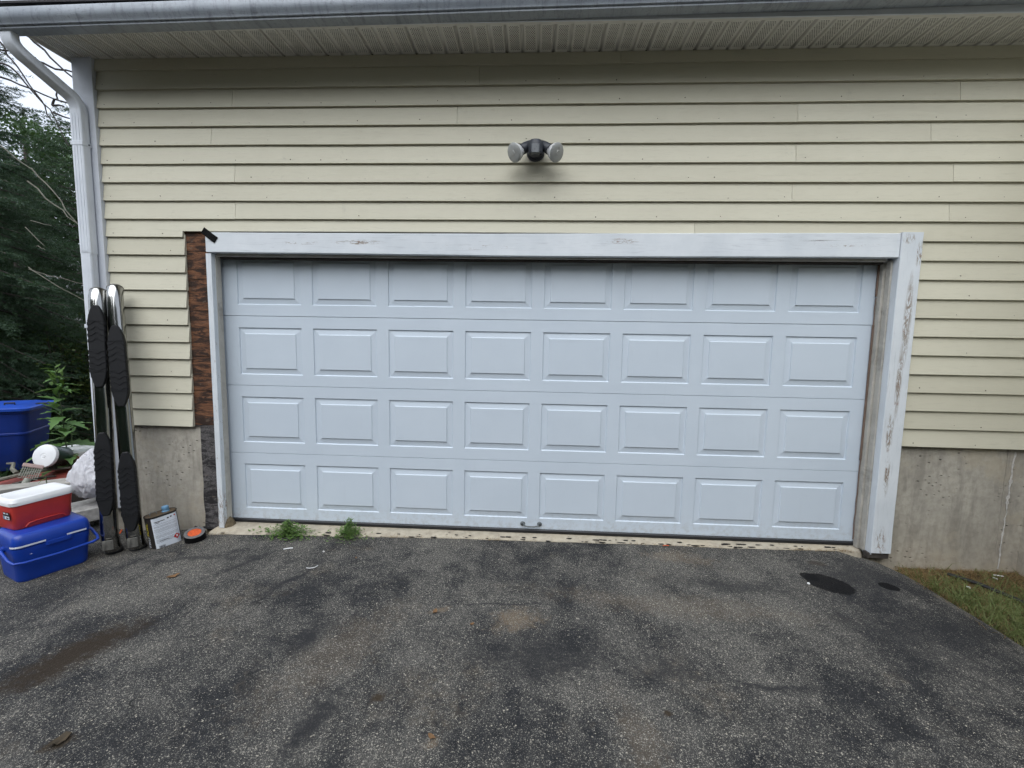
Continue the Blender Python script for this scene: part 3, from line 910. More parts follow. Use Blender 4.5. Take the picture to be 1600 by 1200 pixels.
# gutter, falling to the left
gp = [(-.4295, 0), (-.497, -.002), (-.5035, .001), (-.5045, .013), (-.5155, .0155), (-.517, .021), (-.521, .030), (-.530, .042), (-.5355, .058), (-.536, .072), (-.537, .097), (-.5345, .104), (-.529, .102), (-.529, .094), (-.530, .072),
      (-.515, .036), (-.500, .006), (-.436, .004), (-.436, .10), (-.4295, .10)]
mb = MB(); rings = []
for i in range(41):
    x = -.955 + 8.0 * i / 40
    zz = 3.349 + .0125 * (x + .1) + .0015 * mnoise.noise(Vector((x * 1.5, 0, 2)))
    rings.append([(x, y, zz + z) for y, z in gp])
mb.loft(rings); mb.build('gutter', 'gutter', garage, smooth=True, angle=32)
mb = MB(); mb.add([(-.956, y, 3.338 + z) for y, z in gp[:13]] + [(-.956, -.4295, 3.44)], [tuple(range(14))])
mb.build('gutter_end_cap', 'gutter', garage)
# roof
mb = MB()
for i in range(16):
    y = -.512 + .14 * i; z = 3.482 + (y + .512) * .42
    mb.box(-1.0, 7.2, y, y + .16, z, z + .014, None)
    for q in range(-8, 0):
        x, yy, zz = mb.v[q]; mb.v[q] = (x, yy, zz + (yy - y) * .42 - (0 if yy == y else .006))
mb.build('roof', 'shingle', garage)

# downspout with two elbows
def rect_tube(path, w, d, ups):
    rings = []
    P = [Vector(p) for p in path]
    for i, p in enumerate(P):
        t = (P[min(i + 1, len(P) - 1)] - P[max(i - 1, 0)]).normalized()
        xax = Vector((1, 0, 0)); xax = (xax - t * t.dot(xax)).normalized() if i in ups else (Vector(ups.get('x', (1, 0, 0))) - t * t.dot(Vector(ups.get('x', (1, 0, 0))))).normalized()
        yax = t.cross(xax)
        ring = []
        sc = 1 + (.02 if ups.get('crimp') and i % 2 else 0)
        for (u, v, _) in rrect(w * sc, d * sc, .010, 0, 3): ring.append(tuple(p + xax * u + yax * v))
        rings.append(ring)
    return rings
path = [(-.912, -.462, 3.352), (-.912, -.462, 3.318), (-.911, -.458, 3.296), (-.907, -.449, 3.274), (-.900, -.434, 3.255), (-.890, -.414, 3.236)]
path += [(-.890 + .083 * t, -.414 + .195 * t, 3.236 - .135 * t) for t in (.12, .3, .5, .7, .88)]
path += [(-.803, -.208, 3.095), (-.794, -.192, 3.072), (-.786, -.182, 3.046), (-.781, -.177, 3.02), (-.780, -.176, 2.99)]
mb = MB(); mb.loft(rect_tube(path, .078, .058, {'crimp': True}))
ds = mb.build('downspout', 'downspout', garage, smooth=True, angle=30)
mb = MB(); mb.loft(rect_tube([(-.780, -.176, 3.006), (-.780, -.176, 2.99), (-.780, -.176, 2.1), (-.780, -.176, 2.02)], .084, .062, {}))
for sx in (-.022, 0, .022): mb.box(-.780 + sx - .003, -.780 + sx + .003, -.2095, -.2065, 2.03, 2.98)
mb.build('pipe_length', 'downspout', ds, smooth=True, angle=30)
mb = MB(); mb.loft(rect_tube([(-.780, -.178, 2.04), (-.780, -.178, 1.2), (-.783, -.179, .12)], .079, .058, {}))
for sy in (-.194, -.182, -.170): mb.box(-.7405, -.7385, sy - .003, sy + .003, .2, 2.0)
mb.build('pipe_length', 'downspout', ds, smooth=True, angle=30)
for z in (2.78, 1.5):
    MB().box(-.825, -.736, -.2105, -.142, z - .014, z + .014).build('strap', 'downspout', ds, bevel=.003)
    mb = MB(); mb.lathe([(.001, 0), (.006, .001), (.006, .006), (.001, .007)], 8, Matrix.Translation((-.734, -.165, z)) @ Euler((0, rad(90), 0)).to_matrix().to_4x4()); mb.build('screw', 'steel', ds)

# ------------------------------------------------------------------ garage door
door = empty('garage_door', 'pale blue-white sectional garage door with thirty-two raised panels', 'garage door', (0, 0, 0))
DX0, DX1 = .046, 4.922; SH = .5334; PA, PP, PW, PT, PH = .2, .582, .4938, .0877, .3606
def section_mesh():
    xs = [DX0, PA] + sum([[PA + PP * c + PW, PA + PP * (c + 1)] for c in range(8)], [])
    xs = xs[:-1] + [DX1]
    zs = [.0022, SH - PT - PH, SH - PT, SH - .0022]
    mb = MB(); idx = {}
    def vid(x, y, z):
        k = (round(x, 5), round(y, 5), round(z, 5))
        if k not in idx: idx[k] = len(mb.v); mb.v.append((x, y, z))
        return idx[k]
    for i in range(len(xs) - 1):
        for j in range(3):
            hole = (j == 1 and i % 2 == 1)
            if hole: continue
            mb.f.append((vid(xs[i], 0, zs[j]), vid(xs[i + 1], 0, zs[j]), vid(xs[i + 1], 0, zs[j + 1]), vid(xs[i], 0, zs[j + 1])))
    for i in range(len(xs) - 1):
        for z, s, d in ((zs[0], -1, 1), (zs[3], 1, -1)):
            a, b = vid(xs[i], 0, z), vid(xs[i + 1], 0, z)
            c, e = vid(xs[i + 1], .004, z + s * .0012), vid(xs[i], .004, z + s * .0012)
            c2, e2 = vid(xs[i + 1], .04, z + s * .0012), vid(xs[i], .04, z + s * .0012)
            mb.f.append((a, e, c, b) if s < 0 else (a, b, c, e)); mb.f.append((e, e2, c2, c) if s < 0 else (e, c, c2, e2))
    mb.f.append((vid(DX0, .04, 0), vid(DX0, .04, SH), vid(DX1, .04, SH), vid(DX1, .04, 0)))
    me = mb.mesh('door_section'); me.materials.append(M['door']); return me
def panel_mesh():
    def ring(inset, y):
        return [(inset, y, inset), (PW - inset, y, inset), (PW - inset, y, PH - inset), (inset, y, PH - inset)]
    prof = [(-.004, .0006), (.0, .0004), (.0015, .0012), (.0045, .0080), (.0065, .0090), (.042, .0040), (.0455, .0032), (.048, -.0018), (.0505, -.0028), (.056, -.0028)]
    mb = MB(); mb.loft([ring(i, y) for i, y in prof], False, True)
    me = mb.mesh('raised_panel'); me.materials.append(M['door']); return me
sec_me, pan_me = section_mesh(), panel_mesh()
for r in range(4):
    s = link('door_section', sec_me, None, door); s.location = (0, .0006 * ((r * 7) % 3 - 1), SH * r)
    for c in range(8):
        p = link('raised_panel', pan_me, None, s); p.location = (PA + PP * c, 0, SH - PT - PH)
mb = MB(); rings = []
for i in range(60):
    x = .07 + 4.80 * i / 59; d = .003 * mnoise.noise(Vector((x * 2, 1, 5)))
    rings.append([(x, -.004, .001), (x, -.012, -.008), (x, -.011 + d, -.024), (x, .0, -.0345 + d * .3), (x, .03, -.0345), (x, .036, .001)])
mb.loft(rings); mb.build('bottom_seal', 'rubber', door, smooth=True)
MB().box(.06, 4.90, -.0065, .0, .0006, .0016).build('seal_retainer', 'steel', door)
# lift handle
hnd = MB(); hnd.tube([(2.410, -.006, .040), (2.418, -.026, .039), (2.428, -.031, .034), (2.445, -.031, .0305), (2.495, -.031, .0305), (2.512, -.031, .034), (2.522, -.026, .039), (2.530, -.006, .040)], [.006, .006, .0055, .0055, .0055, .0055, .006, .006], 8)
h = hnd.build('handle', 'steel', door, smooth=True)
for x in (2.405, 2.535):
    mb = MB(); mb.lathe([(.019, 0), (.0185, .004), (.013, .008), (.004, .009)], 14, Matrix.Translation((x, -.0005, .041)) @ Euler((rad(90), 0, 0)).to_matrix().to_4x4())
    mb.build('handle_foot', 'steel', h, smooth=True)
    mb = MB(); mb.lathe([(.0055, 0), (.005, .003), (.001, .004)], 8, Matrix.Translation((x + (.006 if x > 2.47 else -.006), -.0085, .037)) @ Euler((rad(90), 0, 0)).to_matrix().to_4x4())
    mb.build('bolt', 'fl_body', h)

# ------------------------------------------------------------------ floodlight on the wall
fl = empty('floodlight', 'black twin-head motion floodlight with two clear bulbs mounted above the garage door', 'floodlight', (2.445, -.118, 2.735))
T = Matrix.Translation
RX = lambda a: Euler((rad(a), 0, 0)).to_matrix().to_4x4()
mb = MB(); mb.lathe([(.062, -.004), (.062, .016), (.055, .024), (.02, .028)], 28, RX(90)); mb.build('mount_plate', 'fl_body', fl, smooth=True)
mb = MB(); mb.lathe([(.048, .02), (.050, .05), (.046, .085), (.03, .098), (.005, .1)], 24, RX(90)); mb.build('junction_cover', 'fl_body', fl, smooth=True)
# motion sensor hanging in front
sm_ = MB(); sm_.lathe([(.010, .055), (.042, .05), (.050, .03), (.052, -.005), (.045, -.032), (.02, -.042), (.004, -.043)], 20, T((.0, -.115, -.022)))
so = sm_.build('motion_sensor', 'fl_body', fl, smooth=True)
mb = MB(); mb.loft([rrect(.052, .05, .006, z, 3, 0, -.146) for z in (-.062, -.008)]); mb.build('lens', 'fl_lens', so, smooth=True, angle=30)
mb = MB(); mb.lathe([(.009, -.07), (.009, -.05), (.004, -.048)], 10, T((.036, -.118, .006))); mb.build('dial', 'rubber', so)
for s in (-1, 1):
    base = Vector((s * .034, -.070, .030)); d = Vector((s * .66, -.44, -.60)).normalized()
    rot = d.to_track_quat('Z', 'Y').to_matrix().to_4x4()
    X = T(base) @ rot
    mb = MB(); mb.lathe([(.016, -.02), (.024, -.005), (.029, .02), (.033, .045), (.034, .085), (.031, .09), (.026, .09)], 20, X)
    arm = mb.build('lamp_holder', 'fl_body', fl, smooth=True, angle=35)
    aim = Vector((s * .66, -.62, -.40)).normalized()
    b0 = base + d * .088 + Vector((0, 0, -.008))
    XB = T(b0) @ aim.to_track_quat('Z', 'Y').to_matrix().to_4x4()
    XA = T(b0 - d * .004) @ d.to_track_quat('Z', 'Y').to_matrix().to_4x4()
    mb = MB(); mb.lathe([(.022, -.01), (.025, .012), (.027, .03)], 18, XA); mb.build('bulb_neck', 'bulb_metal', arm, smooth=True)
    mb = MB(); mb.lathe([(.020, .0), (.028, .012), (.045, .030), (.055, .050), (.060, .066), (.0605, .070)], 28, XB, cap=False)
    bulb = mb.build('bulb', 'bulb_metal', arm, smooth=True)
    mb = MB(); mb.lathe([(.0606, .0705), (.0575, .0745), (.040, .0785), (.016, .080), (.014, .0825), (.004, .083)], 28, XB); mb.build('bulb_lens', None, bulb, smooth=True)
    mb_l = bulb.children[0]
gl = G('bulb_glass')
tc = gl.noise(40, 4)
gl.done(gl.mix(gl.ramp(tc, .3, .7), (.86, .88, .86), (.93, .95, .93)), .12, gl.bump(gl.voro(160), .3, .003), spec=.5, **{'Transmission Weight': .62})
M['bulb_glass'] = gl.mat
for o in bpy.data.objects:
    if o.name.startswith('bulb_lens'): o.data.materials.append(M['bulb_glass'])

# ------------------------------------------------------------------ strip of tape over the header's corner
tp = MB(); A = Vector((.055, 0, 2.203)); B = Vector((.153, 0, 2.131)); dd = (B - A).normalized(); nn_ = Vector((-dd.z, 0, dd.x)) * .024
for i in range(9):
    t = i / 8; p = A + (B - A) * t; y = -.1385 + .002 * math.sin(t * 7) + (.012 * (.22 - t) / .22 * 0 if t < .22 else 0)
    tp.v += [(p.x - nn_.x, y, p.z - nn_.z), (p.x + nn_.x, y, p.z + nn_.z), (p.x + nn_.x, y - .0012, p.z + nn_.z), (p.x - nn_.x, y - .0012, p.z - nn_.z)]
for i in range(8):
    a = i * 4
    for k in range(4): tp.f.append((a + k, a + (k + 1) % 4, a + 4 + (k + 1) % 4, a + 4 + k))
tp.f += [(3, 2, 1, 0), (32, 33, 34, 35)]
tag(tp.build('tape_strip', 'tape'), 'strip of black tape stuck across the upper corner of the white door header', 'tape')

# ------------------------------------------------------------------ chrome running boards leaning on the wall
def running_board(label, base, top, face, pads, cap_h):
    B, Tp = Vector(base), Vector(top); L = (Tp - B).length
    z = (Tp - B).normalized(); f = Vector(face); f = (f - z * z.dot(f)).normalized()
    y = -f; x = y.cross(z)
    e = empty('running_board', label, 'running board', group='chrome running boards leaning on the garage corner')
    e.matrix_world = Matrix(((x.x, y.x, z.x, B.x), (x.y, y.y, z.y, B.y), (x.z, y.z, z.z, B.z), (0, 0, 0, 1)))
    pts = [(0, .075, .0), (0, .05, .03), (0, .025, .07), (0, .008, .115), (0, 0, .16)] + [(0, 0, .16 + (L - .32) * i / 8) for i in range(1, 9)] + [(0, .001, L - .08), (0, .005, L - .045), (0, .013, L - .02), (0, .024, L - .002)]
    mb = MB(); mb.tube(pts, .050, 24, flat=(1.0, .84)); mb.build('tube', 'chrome', e, smooth=True, angle=50)
    mb = MB(); mb.tube([(0, .085, -.012), (0, .068, .006), (0, .052, .026)], .0515, 20, flat=(1, .84)); mb.build('end_cap', 'rubber', e, smooth=True)
    mb = MB(); mb.tube([(0, .022, L - .003), (0, .028, L + .004)], .0505, 20, flat=(1, .84)); mb.build('end_cap', 'dull_chrome', e, smooth=True)
    mb = MB(); mb.box(-.030, .028, -.050, -.040, .035, .10); mb.box(-.022, -.010, -.055, -.046, .045, .09); mb.box(.006, .018, -.055, -.046, .05, .085)
    mb.build('stamped_plate', 'dull_chrome', e, bevel=.002)
    for z0 in (.35, L * .5, L - .4):
        MB().box(-.02, .02, .035, .075, z0 - .05, z0 + .05).build('mount_bracket', 'dull_chrome', e, bevel=.003)
    for (a, b) in pads:
        Ln = b - a; hw = .047; tip = .115
        def outline(s, yy, inset):
            pts = []
            w = hw - inset
            prof = [(0, .30), (.010, .46), (.035, .66), (.075, .88), (tip, 1.0)]
            right = [(w * k, a + inset + t) for t, k in prof] + [(w * k, b - inset - t) for t, k in reversed(prof)]
            pts = right + [(-u, v) for u, v in reversed(right)]
            return [(u, yy, v) for u, v in pts]
        mb = MB(); mb.loft([outline(0, -.020, -.002), outline(0, -.050, 0), outline(0, -.0565, .002), outline(0, -.059, .006)][::-1])
        pd = mb.build('step_pad', 'pad', e, smooth=True, angle=30)
        mb = MB(); n = 9
        for i in range(n):
            zc = a + tip + .012 + (Ln - 2 * tip - .024) * i / (n - 1)
            dirn = 1 if i >= n // 2 else -1
            if i == n // 2: 
                continue
            for s in (-1, 1):
                q0 = [(s * .003, zc + dirn * .014), (s * .024, zc - dirn * .004), (s * .046, zc - dirn * .010)]
                for (u0, v0), (u1, v1) in zip(q0[:-1], q0[1:]):
                    hgt = .0045
                    vs = [(u0, -.055, v0 - hgt), (u1, -.055, v1 - hgt), (u1, -.055, v1 + hgt), (u0, -.055, v0 + hgt), (u0, -.0625, v0 - hgt * .6), (u1, -.0620, v1 - hgt * .6), (u1, -.0620, v1 + hgt * .6), (u0, -.0625, v0 + hgt * .6)]
                    mb.add(vs, [(0, 1, 2, 3), (4, 7, 6, 5), (0, 4, 5, 1), (1, 5, 6, 2), (2, 6, 7, 3), (3, 7, 4, 0)])
                mb.box(s * .0455 - .004, s * .0455 + .004, -.053, -.030, zc - .014, zc + .008)
        for zz in (a + tip - .004, b - tip + .004): mb.box(-.045, .045, -.0615, -.055, zz - .002, zz + .002)
        mb.build('tread_rib', 'pad', pd)['kind'] = 'stuff'
    return e
running_board('shorter-looking chrome running board with black step pads, leaning beside the white downspout', (-.452, -.50, -.078), (-.655, -.262, 1.745), (.50, -.86, 0), ((.27, .845), (1.16, 1.74)), 0)
running_board('chrome running board with black step pads, leaning on the cream siding behind the fuel can', (-.318, -.45, -.075), (-.572, -.215, 1.775), (.50, -.86, 0), ((.145, .70), (1.02, 1.60)), 0)
MB().box(-.004, .004, -.004, .004, 0, .028).build('cigarette_butt', 'orange', smooth=False, bevel=.002)
cb = bpy.data.objects['cigarette_butt']; cb.location = (-.355, -.520, .080); cb.rotation_euler = (rad(-12), rad(22), 0)
tag(cb, 'short orange-tan stub lodged between the two chrome running boards', 'stub')

# ------------------------------------------------------------------ fuel can
can = empty('fuel_can', 'tilted rectangular fuel can with white printed label and blue cap on the asphalt', 'can', (-.195, -.325, -.094), (rad(-4), rad(-5), rad(60)))
can.scale = (1.14, 1.14, 1.10)
CW, CD, CH = .170, .108, .232
body = MB(); body.loft([rrect(CW, CD, .045, 0, 6), rrect(CW, CD, .045, .004, 6), rrect(CW - .006, CD - .006, .043, .007, 6), rrect(CW - .006, CD - .006, .043, CH - .006, 6), rrect(CW + .001, CD + .001, .045, CH - .004, 6), rrect(CW + .001, CD + .001, .045, CH, 6), rrect(CW - .006, CD - .006, .042, CH, 6), rrect(CW - .008, CD - .008, .042, CH - .004, 6)])
body.build('body', 'can_black', can, smooth=True, angle=35)
MB().loft([rrect(CW - .009, CD - .009, .042, CH - .0035, 6), rrect(CW - .012, CD - .012, .041, CH - .001, 6)]).build('top_plate', 'can_top', can, smooth=True, angle=35)
# wrapped label on the front and the rounded corner
def wrap(x0, x1, off, z0, z1, name, mat, parent):
    """strip following the can's front outline between outline params x0..x1 (metres along, 0 = middle of front)"""
    R = .0435; fw = (CW - .006) / 2 - R; yf = -(CD - .006) / 2
    def pt(s):
        sg = 1 if s > 0 else -1; a = abs(s)
        if a <= fw: return (s, yf - off)
        th = (a - fw) / R
        if th <= math.pi / 2: return (sg * (fw + (R + off) * math.sin(th)), yf + R - (R + off) * math.cos(th))
        ex = (th - math.pi / 2) * R
        return (sg * (fw + R + off), yf + R + ex)
    n = 26; mb = MB()
    for i in range(n + 1):
        x, y = pt(x0 + (x1 - x0) * i / n); mb.v += [(x, y, z0), (x, y, z1)]
    for i in range(n): mb.f.append((2 * i, 2 * i + 2, 2 * i + 3, 2 * i + 1))
    return mb.build(name, mat, parent, smooth=True), pt
lab, ptf = wrap(-.068, .072, .0008, .010, CH - .012, 'label', 'label', can)
for (x, z, w, h_, m_) in [(-.028, .194, .055, .0045, 'ink'), (-.040, .186, .022, .0035, 'ink'), (.018, .200, .010, .009, 'ink'), (.034, .203, .010, .008, 'ink'), (.055, .205, .009, .008, 'red_ink'), (-.02, .064, .05, .003, 'ink')]:
    wrap(x - w / 2, x + w / 2, .0014, z - h_ / 2, z + h_ / 2, 'printed_mark', m_, lab)
x = -.052
while x < -.022:
    w = rnd.choice((.0008, .0014, .0022)); wrap(x, x + w, .0014, .016, .034, 'barcode_bar', 'ink', lab); x += w + rnd.choice((.0008, .0014))
mb = MB(); cx, cz, r = .047, .062, .0195
mb.add([(cx, ptf(cx)[1] - .002, cz - r), (cx + r, ptf(cx + r)[1] - .002, cz), (cx, ptf(cx)[1] - .002, cz + r), (cx - r, ptf(cx - r)[1] - .002, cz)], [(0, 1, 2, 3)])
mb.build('hazard_diamond', 'red_ink', lab)
mb = MB(); yy = ptf(cx)[1] - .0032
mb.add([(cx - .004, yy, cz - .003), (cx + .004, yy, cz - .003), (cx + .005, yy, cz + .004), (cx + .001, yy, cz + .011), (cx - .004, yy, cz + .005)], [(0, 1, 2, 3, 4)])
mb.add([(cx - .006, yy, cz - .006), (cx + .006, yy, cz - .006), (cx + .006, yy, cz - .0045), (cx - .006, yy, cz - .0045)], [(0, 1, 2, 3)])
mb.build('flame_symbol', 'white_plastic', lab)
# vertical brand lettering on the narrow side
for s, m_, zc in (('TRU', 'stripe', .062), ('FUEL', 'yellow', .150)):
    me = text_mesh(s, .040)
    o = link('lettering', me, m_, can)
    o.location = (-CW / 2 - .0006, -.014, zc)
    o.rotation_euler = Matrix(((0, 0, -1), (0, 1, 0), (1, 0, 0))).to_euler() if False else (0, 0, 0)
    # text x axis -> up (z), text y axis -> +... outward normal -X
    o.matrix_local = Matrix(((0, 0, -1, -CW / 2 - .0006), (0, 1, 0, -.012), (1, 0, 0, zc), (0, 0, 0, 1))) if False else Matrix(((0, 0, -1, -CW / 2 + .0016), (0, 1, 0, -.012), (1, 0, 0, zc), (0, 0, 0, 1)))
mb = MB(); mb.lathe([(.022, CH - .004), (.022, CH + .004), (.019, CH + .007), (.019, CH + .014), (.0195, CH + .015), (.0195, CH + .030), (.017, CH + .034), (.003, CH + .034)], 20, T((.030, 0, 0)))
mb.build('cap', 'can_cap', can, smooth=True, angle=35)
mb = MB(); mb.tube([(-.052, 0, CH - .004), (-.055, 0, CH + .012), (-.045, 0, CH + .022), (-.022, 0, CH + .018), (-.016, 0, CH - .004)], .0022, 6); mb.build('wire_handle', 'steel', can)

# roll of tape
roll = empty('tape_roll', 'roll of black tape with grey face and orange core, tilted against the sill', 'tape roll', (-.005, -.285, -.058), (rad(16), rad(-4), rad(38)))
roll.scale = (.95, .95, 1.8)
mb = MB(); mb.lathe([(.030, .004), (.066, .0), (.070, .003), (.070, .034), (.0695, .036)], 36, None, cap=False); mb.build('tape_side', 'tape', roll, smooth=True, angle=40)
mb = MB(); mb.lathe([(.0696, .036), (.060, .0375), (.046, .037), (.0445, .035)], 36, None, cap=False); mb.build('tape_face', 'tape_face', roll, smooth=True)
mb = MB(); mb.lathe([(.0446, .036), (.040, .030), (.030, .029), (.004, .029)], 30, None); mb.build('core', 'orange', roll, smooth=True, angle=35)

# ------------------------------------------------------------------ coolers
def oriented(name, label, cat, near, adir, z):
    """local +x runs along the front face away from the camera, origin at the near bottom corner, body extends to local +y"""
    a = math.atan2(adir[1], adir[0])
    return empty(name, label, cat, (near[0], near[1], z), (0, 0, a))
# blue cooler : near corner (-.664,-.869), right corner (-.536,-.566)
bc = oriented('blue_cooler', 'blue hard cooler with white stripe and swing handle under the red cooler', 'cooler', (-.672, -.892), (.128, .303), -.115)
L, D, H = .375, .30, .325
def ring(z, gx, gy, r): return rrect(L + gx, D + gy, r, z, 6, L / 2, D / 2)
mb = MB(); mb.loft([ring(.0, -.05, -.05, .05), ring(.006, -.036, -.036, .05), ring(.03, -.026, -.026, .05), ring(.19, -.006, -.006, .045), ring(.205, .0, .0, .045), ring(.232, .002, .002, .045)])
mb.build('body', 'blue', bc, smooth=True, angle=50)
mb = MB(); mb.loft([ring(.2335, -.012, -.012, .04), ring(.236, .006, .006, .045), ring(.262, .008, .008, .045), ring(.300, -.008, -.008, .045), ring(.315, -.03, -.03, .04), ring(.320, -.07, -.07, .03)])
lid = mb.build('lid', 'blue', bc, smooth=True, angle=50)
def strip(z0, z1, s0, s1, out, name, mat, par, gx=.010, face='front', Lx=None, Dx=None, r=.045):
    """thin strip wrapped around the cooler's outline starting on the front (-y) face"""
    Lx = Lx or L; Dx = Dx or D
    pts = rrect(Lx + gx + out, Dx + gx + out, r, 0, 8, Lx / 2, Dx / 2)
    # order the outline as a path: left side -> front -> right side
    n = len(pts); per = []
    seq = pts[27:] + pts[:18]
    acc = [0]
    for p, q in zip(seq[:-1], seq[1:]): acc.append(acc[-1] + math.dist(p, q))
    def at(s):
        for i in range(len(acc) - 1):
            if acc[i + 1] >= s:
                t = (s - acc[i]) / max(1e-9, acc[i + 1] - acc[i]); return [seq[i][k] + (seq[i + 1][k] - seq[i][k]) * t for k in range(2)]
        return seq[-1][:2]
    mb = MB(); m = 20
    for i in range(m + 1):
        x, y = at(s0 + (s1 - s0) * i / m); mb.v += [(x, y, z0), (x, y, z1)]
    for i in range(m): mb.f.append((2 * i, 2 * i + 2, 2 * i + 3, 2 * i + 1))
    return mb.build(name, mat, par, smooth=True)
# the front face spans roughly s = 0.07 .. 0.36 of that path
strip(.243, .2535, -.0, .175, .0015, 'stripe', 'stripe', lid)
strip(.243, .2535, .275, .375, .0015, 'stripe', 'stripe', lid)
mb = MB(); mb.loft([[(x, y, z) for x, y in ((.14, -.004), (.275, -.004), (.262, -.010), (.153, -.010))] for z in (.212, .240)]); mb.build('latch_lip', 'blue', lid, bevel=.003)
mb = MB(); mb.tube([(.40, .15, .212), (.405, .10, .205), (.405, .02, .175), (.395, -.022, .160), (.36, -.036, .155), (.19, -.040, .150), (.03, -.036, .155), (-.012, -.022, .160), (-.022, .02, .175), (-.022, .10, .205), (-.018, .15, .212)], .0085, 10, flat=(1, 1))
mb.build('swing_handle', 'blue', bc, smooth=True)
for x in (-.008, L + .008):
    mb = MB(); mb.lathe([(.020, -.012), (.020, .012)], 14, T((x, .15, .212)) @ Euler((0, rad(90), 0)).to_matrix().to_4x4()); mb.build('pivot', 'blue', bc, smooth=True)
MB().box(.07, .078, -.0045, -.0035, .186, .190).build('scratch', 'stripe', bc)

# red cooler on top
RL, RD, RH = .315, .225, .205
rc = oriented('red_cooler', 'small red cooler with white lid standing on the blue cooler', 'cooler', (-.745, -.822), (.085, .300), .2055)
def rring(z, g, r): return rrect(RL + g, RD + g, r, z, 5, RL / 2, RD / 2)
mb = MB(); mb.loft([rring(0, -.036, .03), rring(.005, -.028, .032), rring(.15, -.004, .034), rring(.156, .0, .034)])
rb = mb.build('body', 'red', rc, smooth=True, angle=50)
mb = MB(); mb.loft([rring(.157, -.008, .034), rring(.159, .010, .038), rring(.180, .012, .038), rring(.184, .006, .036), rring(.198, .0, .034), rring(.203, -.012, .03), rring(.204, -.05, .025), rring(.201, -.06, .02)])
mb.build('lid', 'white_plastic', rc, smooth=True, angle=40)
mb = MB(); mb.tube([(.06, .010, .012), (.075, .008, .030), (.11, .006, .036), (.21, .006, .036), (.245, .008, .030), (.26, .010, .012)], .003, 6); mb.build('moulded_rib', 'red', rb, smooth=True)
# sticker on the end that faces left
for (y0, y1, z0, z1, m_) in ((.035, .105, .070, .118, 'ink'), (.038, .104, .073, .094, 'stripe'), (.086, .102, .074, .093, 'can_cap'), (.046, .070, .078, .088, 'ink'), (.078, .100, .104, .114, 'stripe'), (.05, .066, .104, .114, 'stripe')):
    off = {'ink': .0006, 'stripe': .0012, 'can_cap': .0018}[m_] + (.0014 if (m_ == 'ink' and y0 == .046) else 0)
    MB().add([(.004 - off - .002, y0, z0), (.004 - off - .002, y1, z0), (.003 - off - .002, y1, z1), (.003 - off - .002, y0, z1)], [(0, 3, 2, 1)]).build('sticker', m_, rb)

# ------------------------------------------------------------------ junk behind the coolers
# pile under the jug: boards, cardboard, paper
def slab(name, label, cat, mat, loc, rot, size, bevel=.004):
    mb = MB(); n = 10; rings = []
    for i in range(n + 1):
        x = -size[0] / 2 + size[0] * i / n; d = size[2] * .25 * mnoise.noise(Vector((x * 4 + loc[0] * 9, loc[1], 0)))
        rings.append([(x, -size[1] / 2, d - size[2] / 2), (x, size[1] / 2, -d - size[2] / 2), (x, size[1] / 2, -d + size[2] / 2), (x, -size[1] / 2, d + size[2] / 2)])
    mb.loft(rings); o = mb.build(name, mat, bevel=bevel)
    o.location = loc; o.rotation_euler = [rad(a) for a in rot]
    return tag(o, label, cat)
slab('storage_crate', 'dark low box holding up the boards on the junk pile', 'box', 'dark_gap', (-1.56, .16, .02), (0, 0, 30), (.62, .5, .34), .01)
slab('red_board', 'red painted board lying sloped on the junk pile under the jug', 'board', 'red_board', (-1.46, .10, .265), (10, -9, 34), (.78, .26, .03))
slab('grey_plank', 'weathered grey plank lying behind the red cooler', 'plank', 'grey_board', (-1.20, -.16, .285), (4, 2, 42), (.62, .13, .035))
slab('plank', 'short dark plank end beside the white plastic bag', 'plank', 'shed_grey', (-1.07, -.08, .232), (0, 0, 40), (.30, .10, .03))
slab('brown_cardboard', 'torn brown cardboard scrap beside the base of the tall weed', 'cardboard', 'cardboard', (-1.42, .26, .345), (-28, 24, 60), (.20, .14, .012))
slab('foam_box', 'white foam box lid behind the plastic bag', 'box', 'white_plastic', (-1.58, .42, .395), (4, -3, 38), (.42, .30, .05), .01)
slab('paper_stack', 'soggy newspaper pile under the plastic bag', 'paper', 'paper', (-1.05, .03, .03), (3, -4, 48), (.34, .26, .10), .003)
for i, (sx, sy, sz, l, a, m_, lb) in enumerate(((-1.78, -.10, .27, .45, .5, 'dead', 'longest pale stick in the brush heap below the blue tote'), (-1.62, -.22, .24, .32, .9, 'bark', 'dark bark-covered stick in the brush heap beside the grey scoop'),
                                           (-1.70, -.02, .31, .28, 2.6, 'dead', 'short pale stick lying crosswise on top of the brush heap'), (-1.50, -.30, .20, .40, .3, 'dead', 'pale stick running behind the red cooler under the scoop'))):
    mb = MB()
    mb.tube([(0, 0, 0), (l * .3, .01, .012), (l * .7, -.015, .02), (l, .01, .0)], [.016, .015, .012, .008], 7)
    o = mb.build('stick', m_, smooth=True); o.location = (sx, sy, sz); o.rotation_euler = (0, -.12, a)
    tag(o, lb, 'stick', 'sticks in the brush heap')

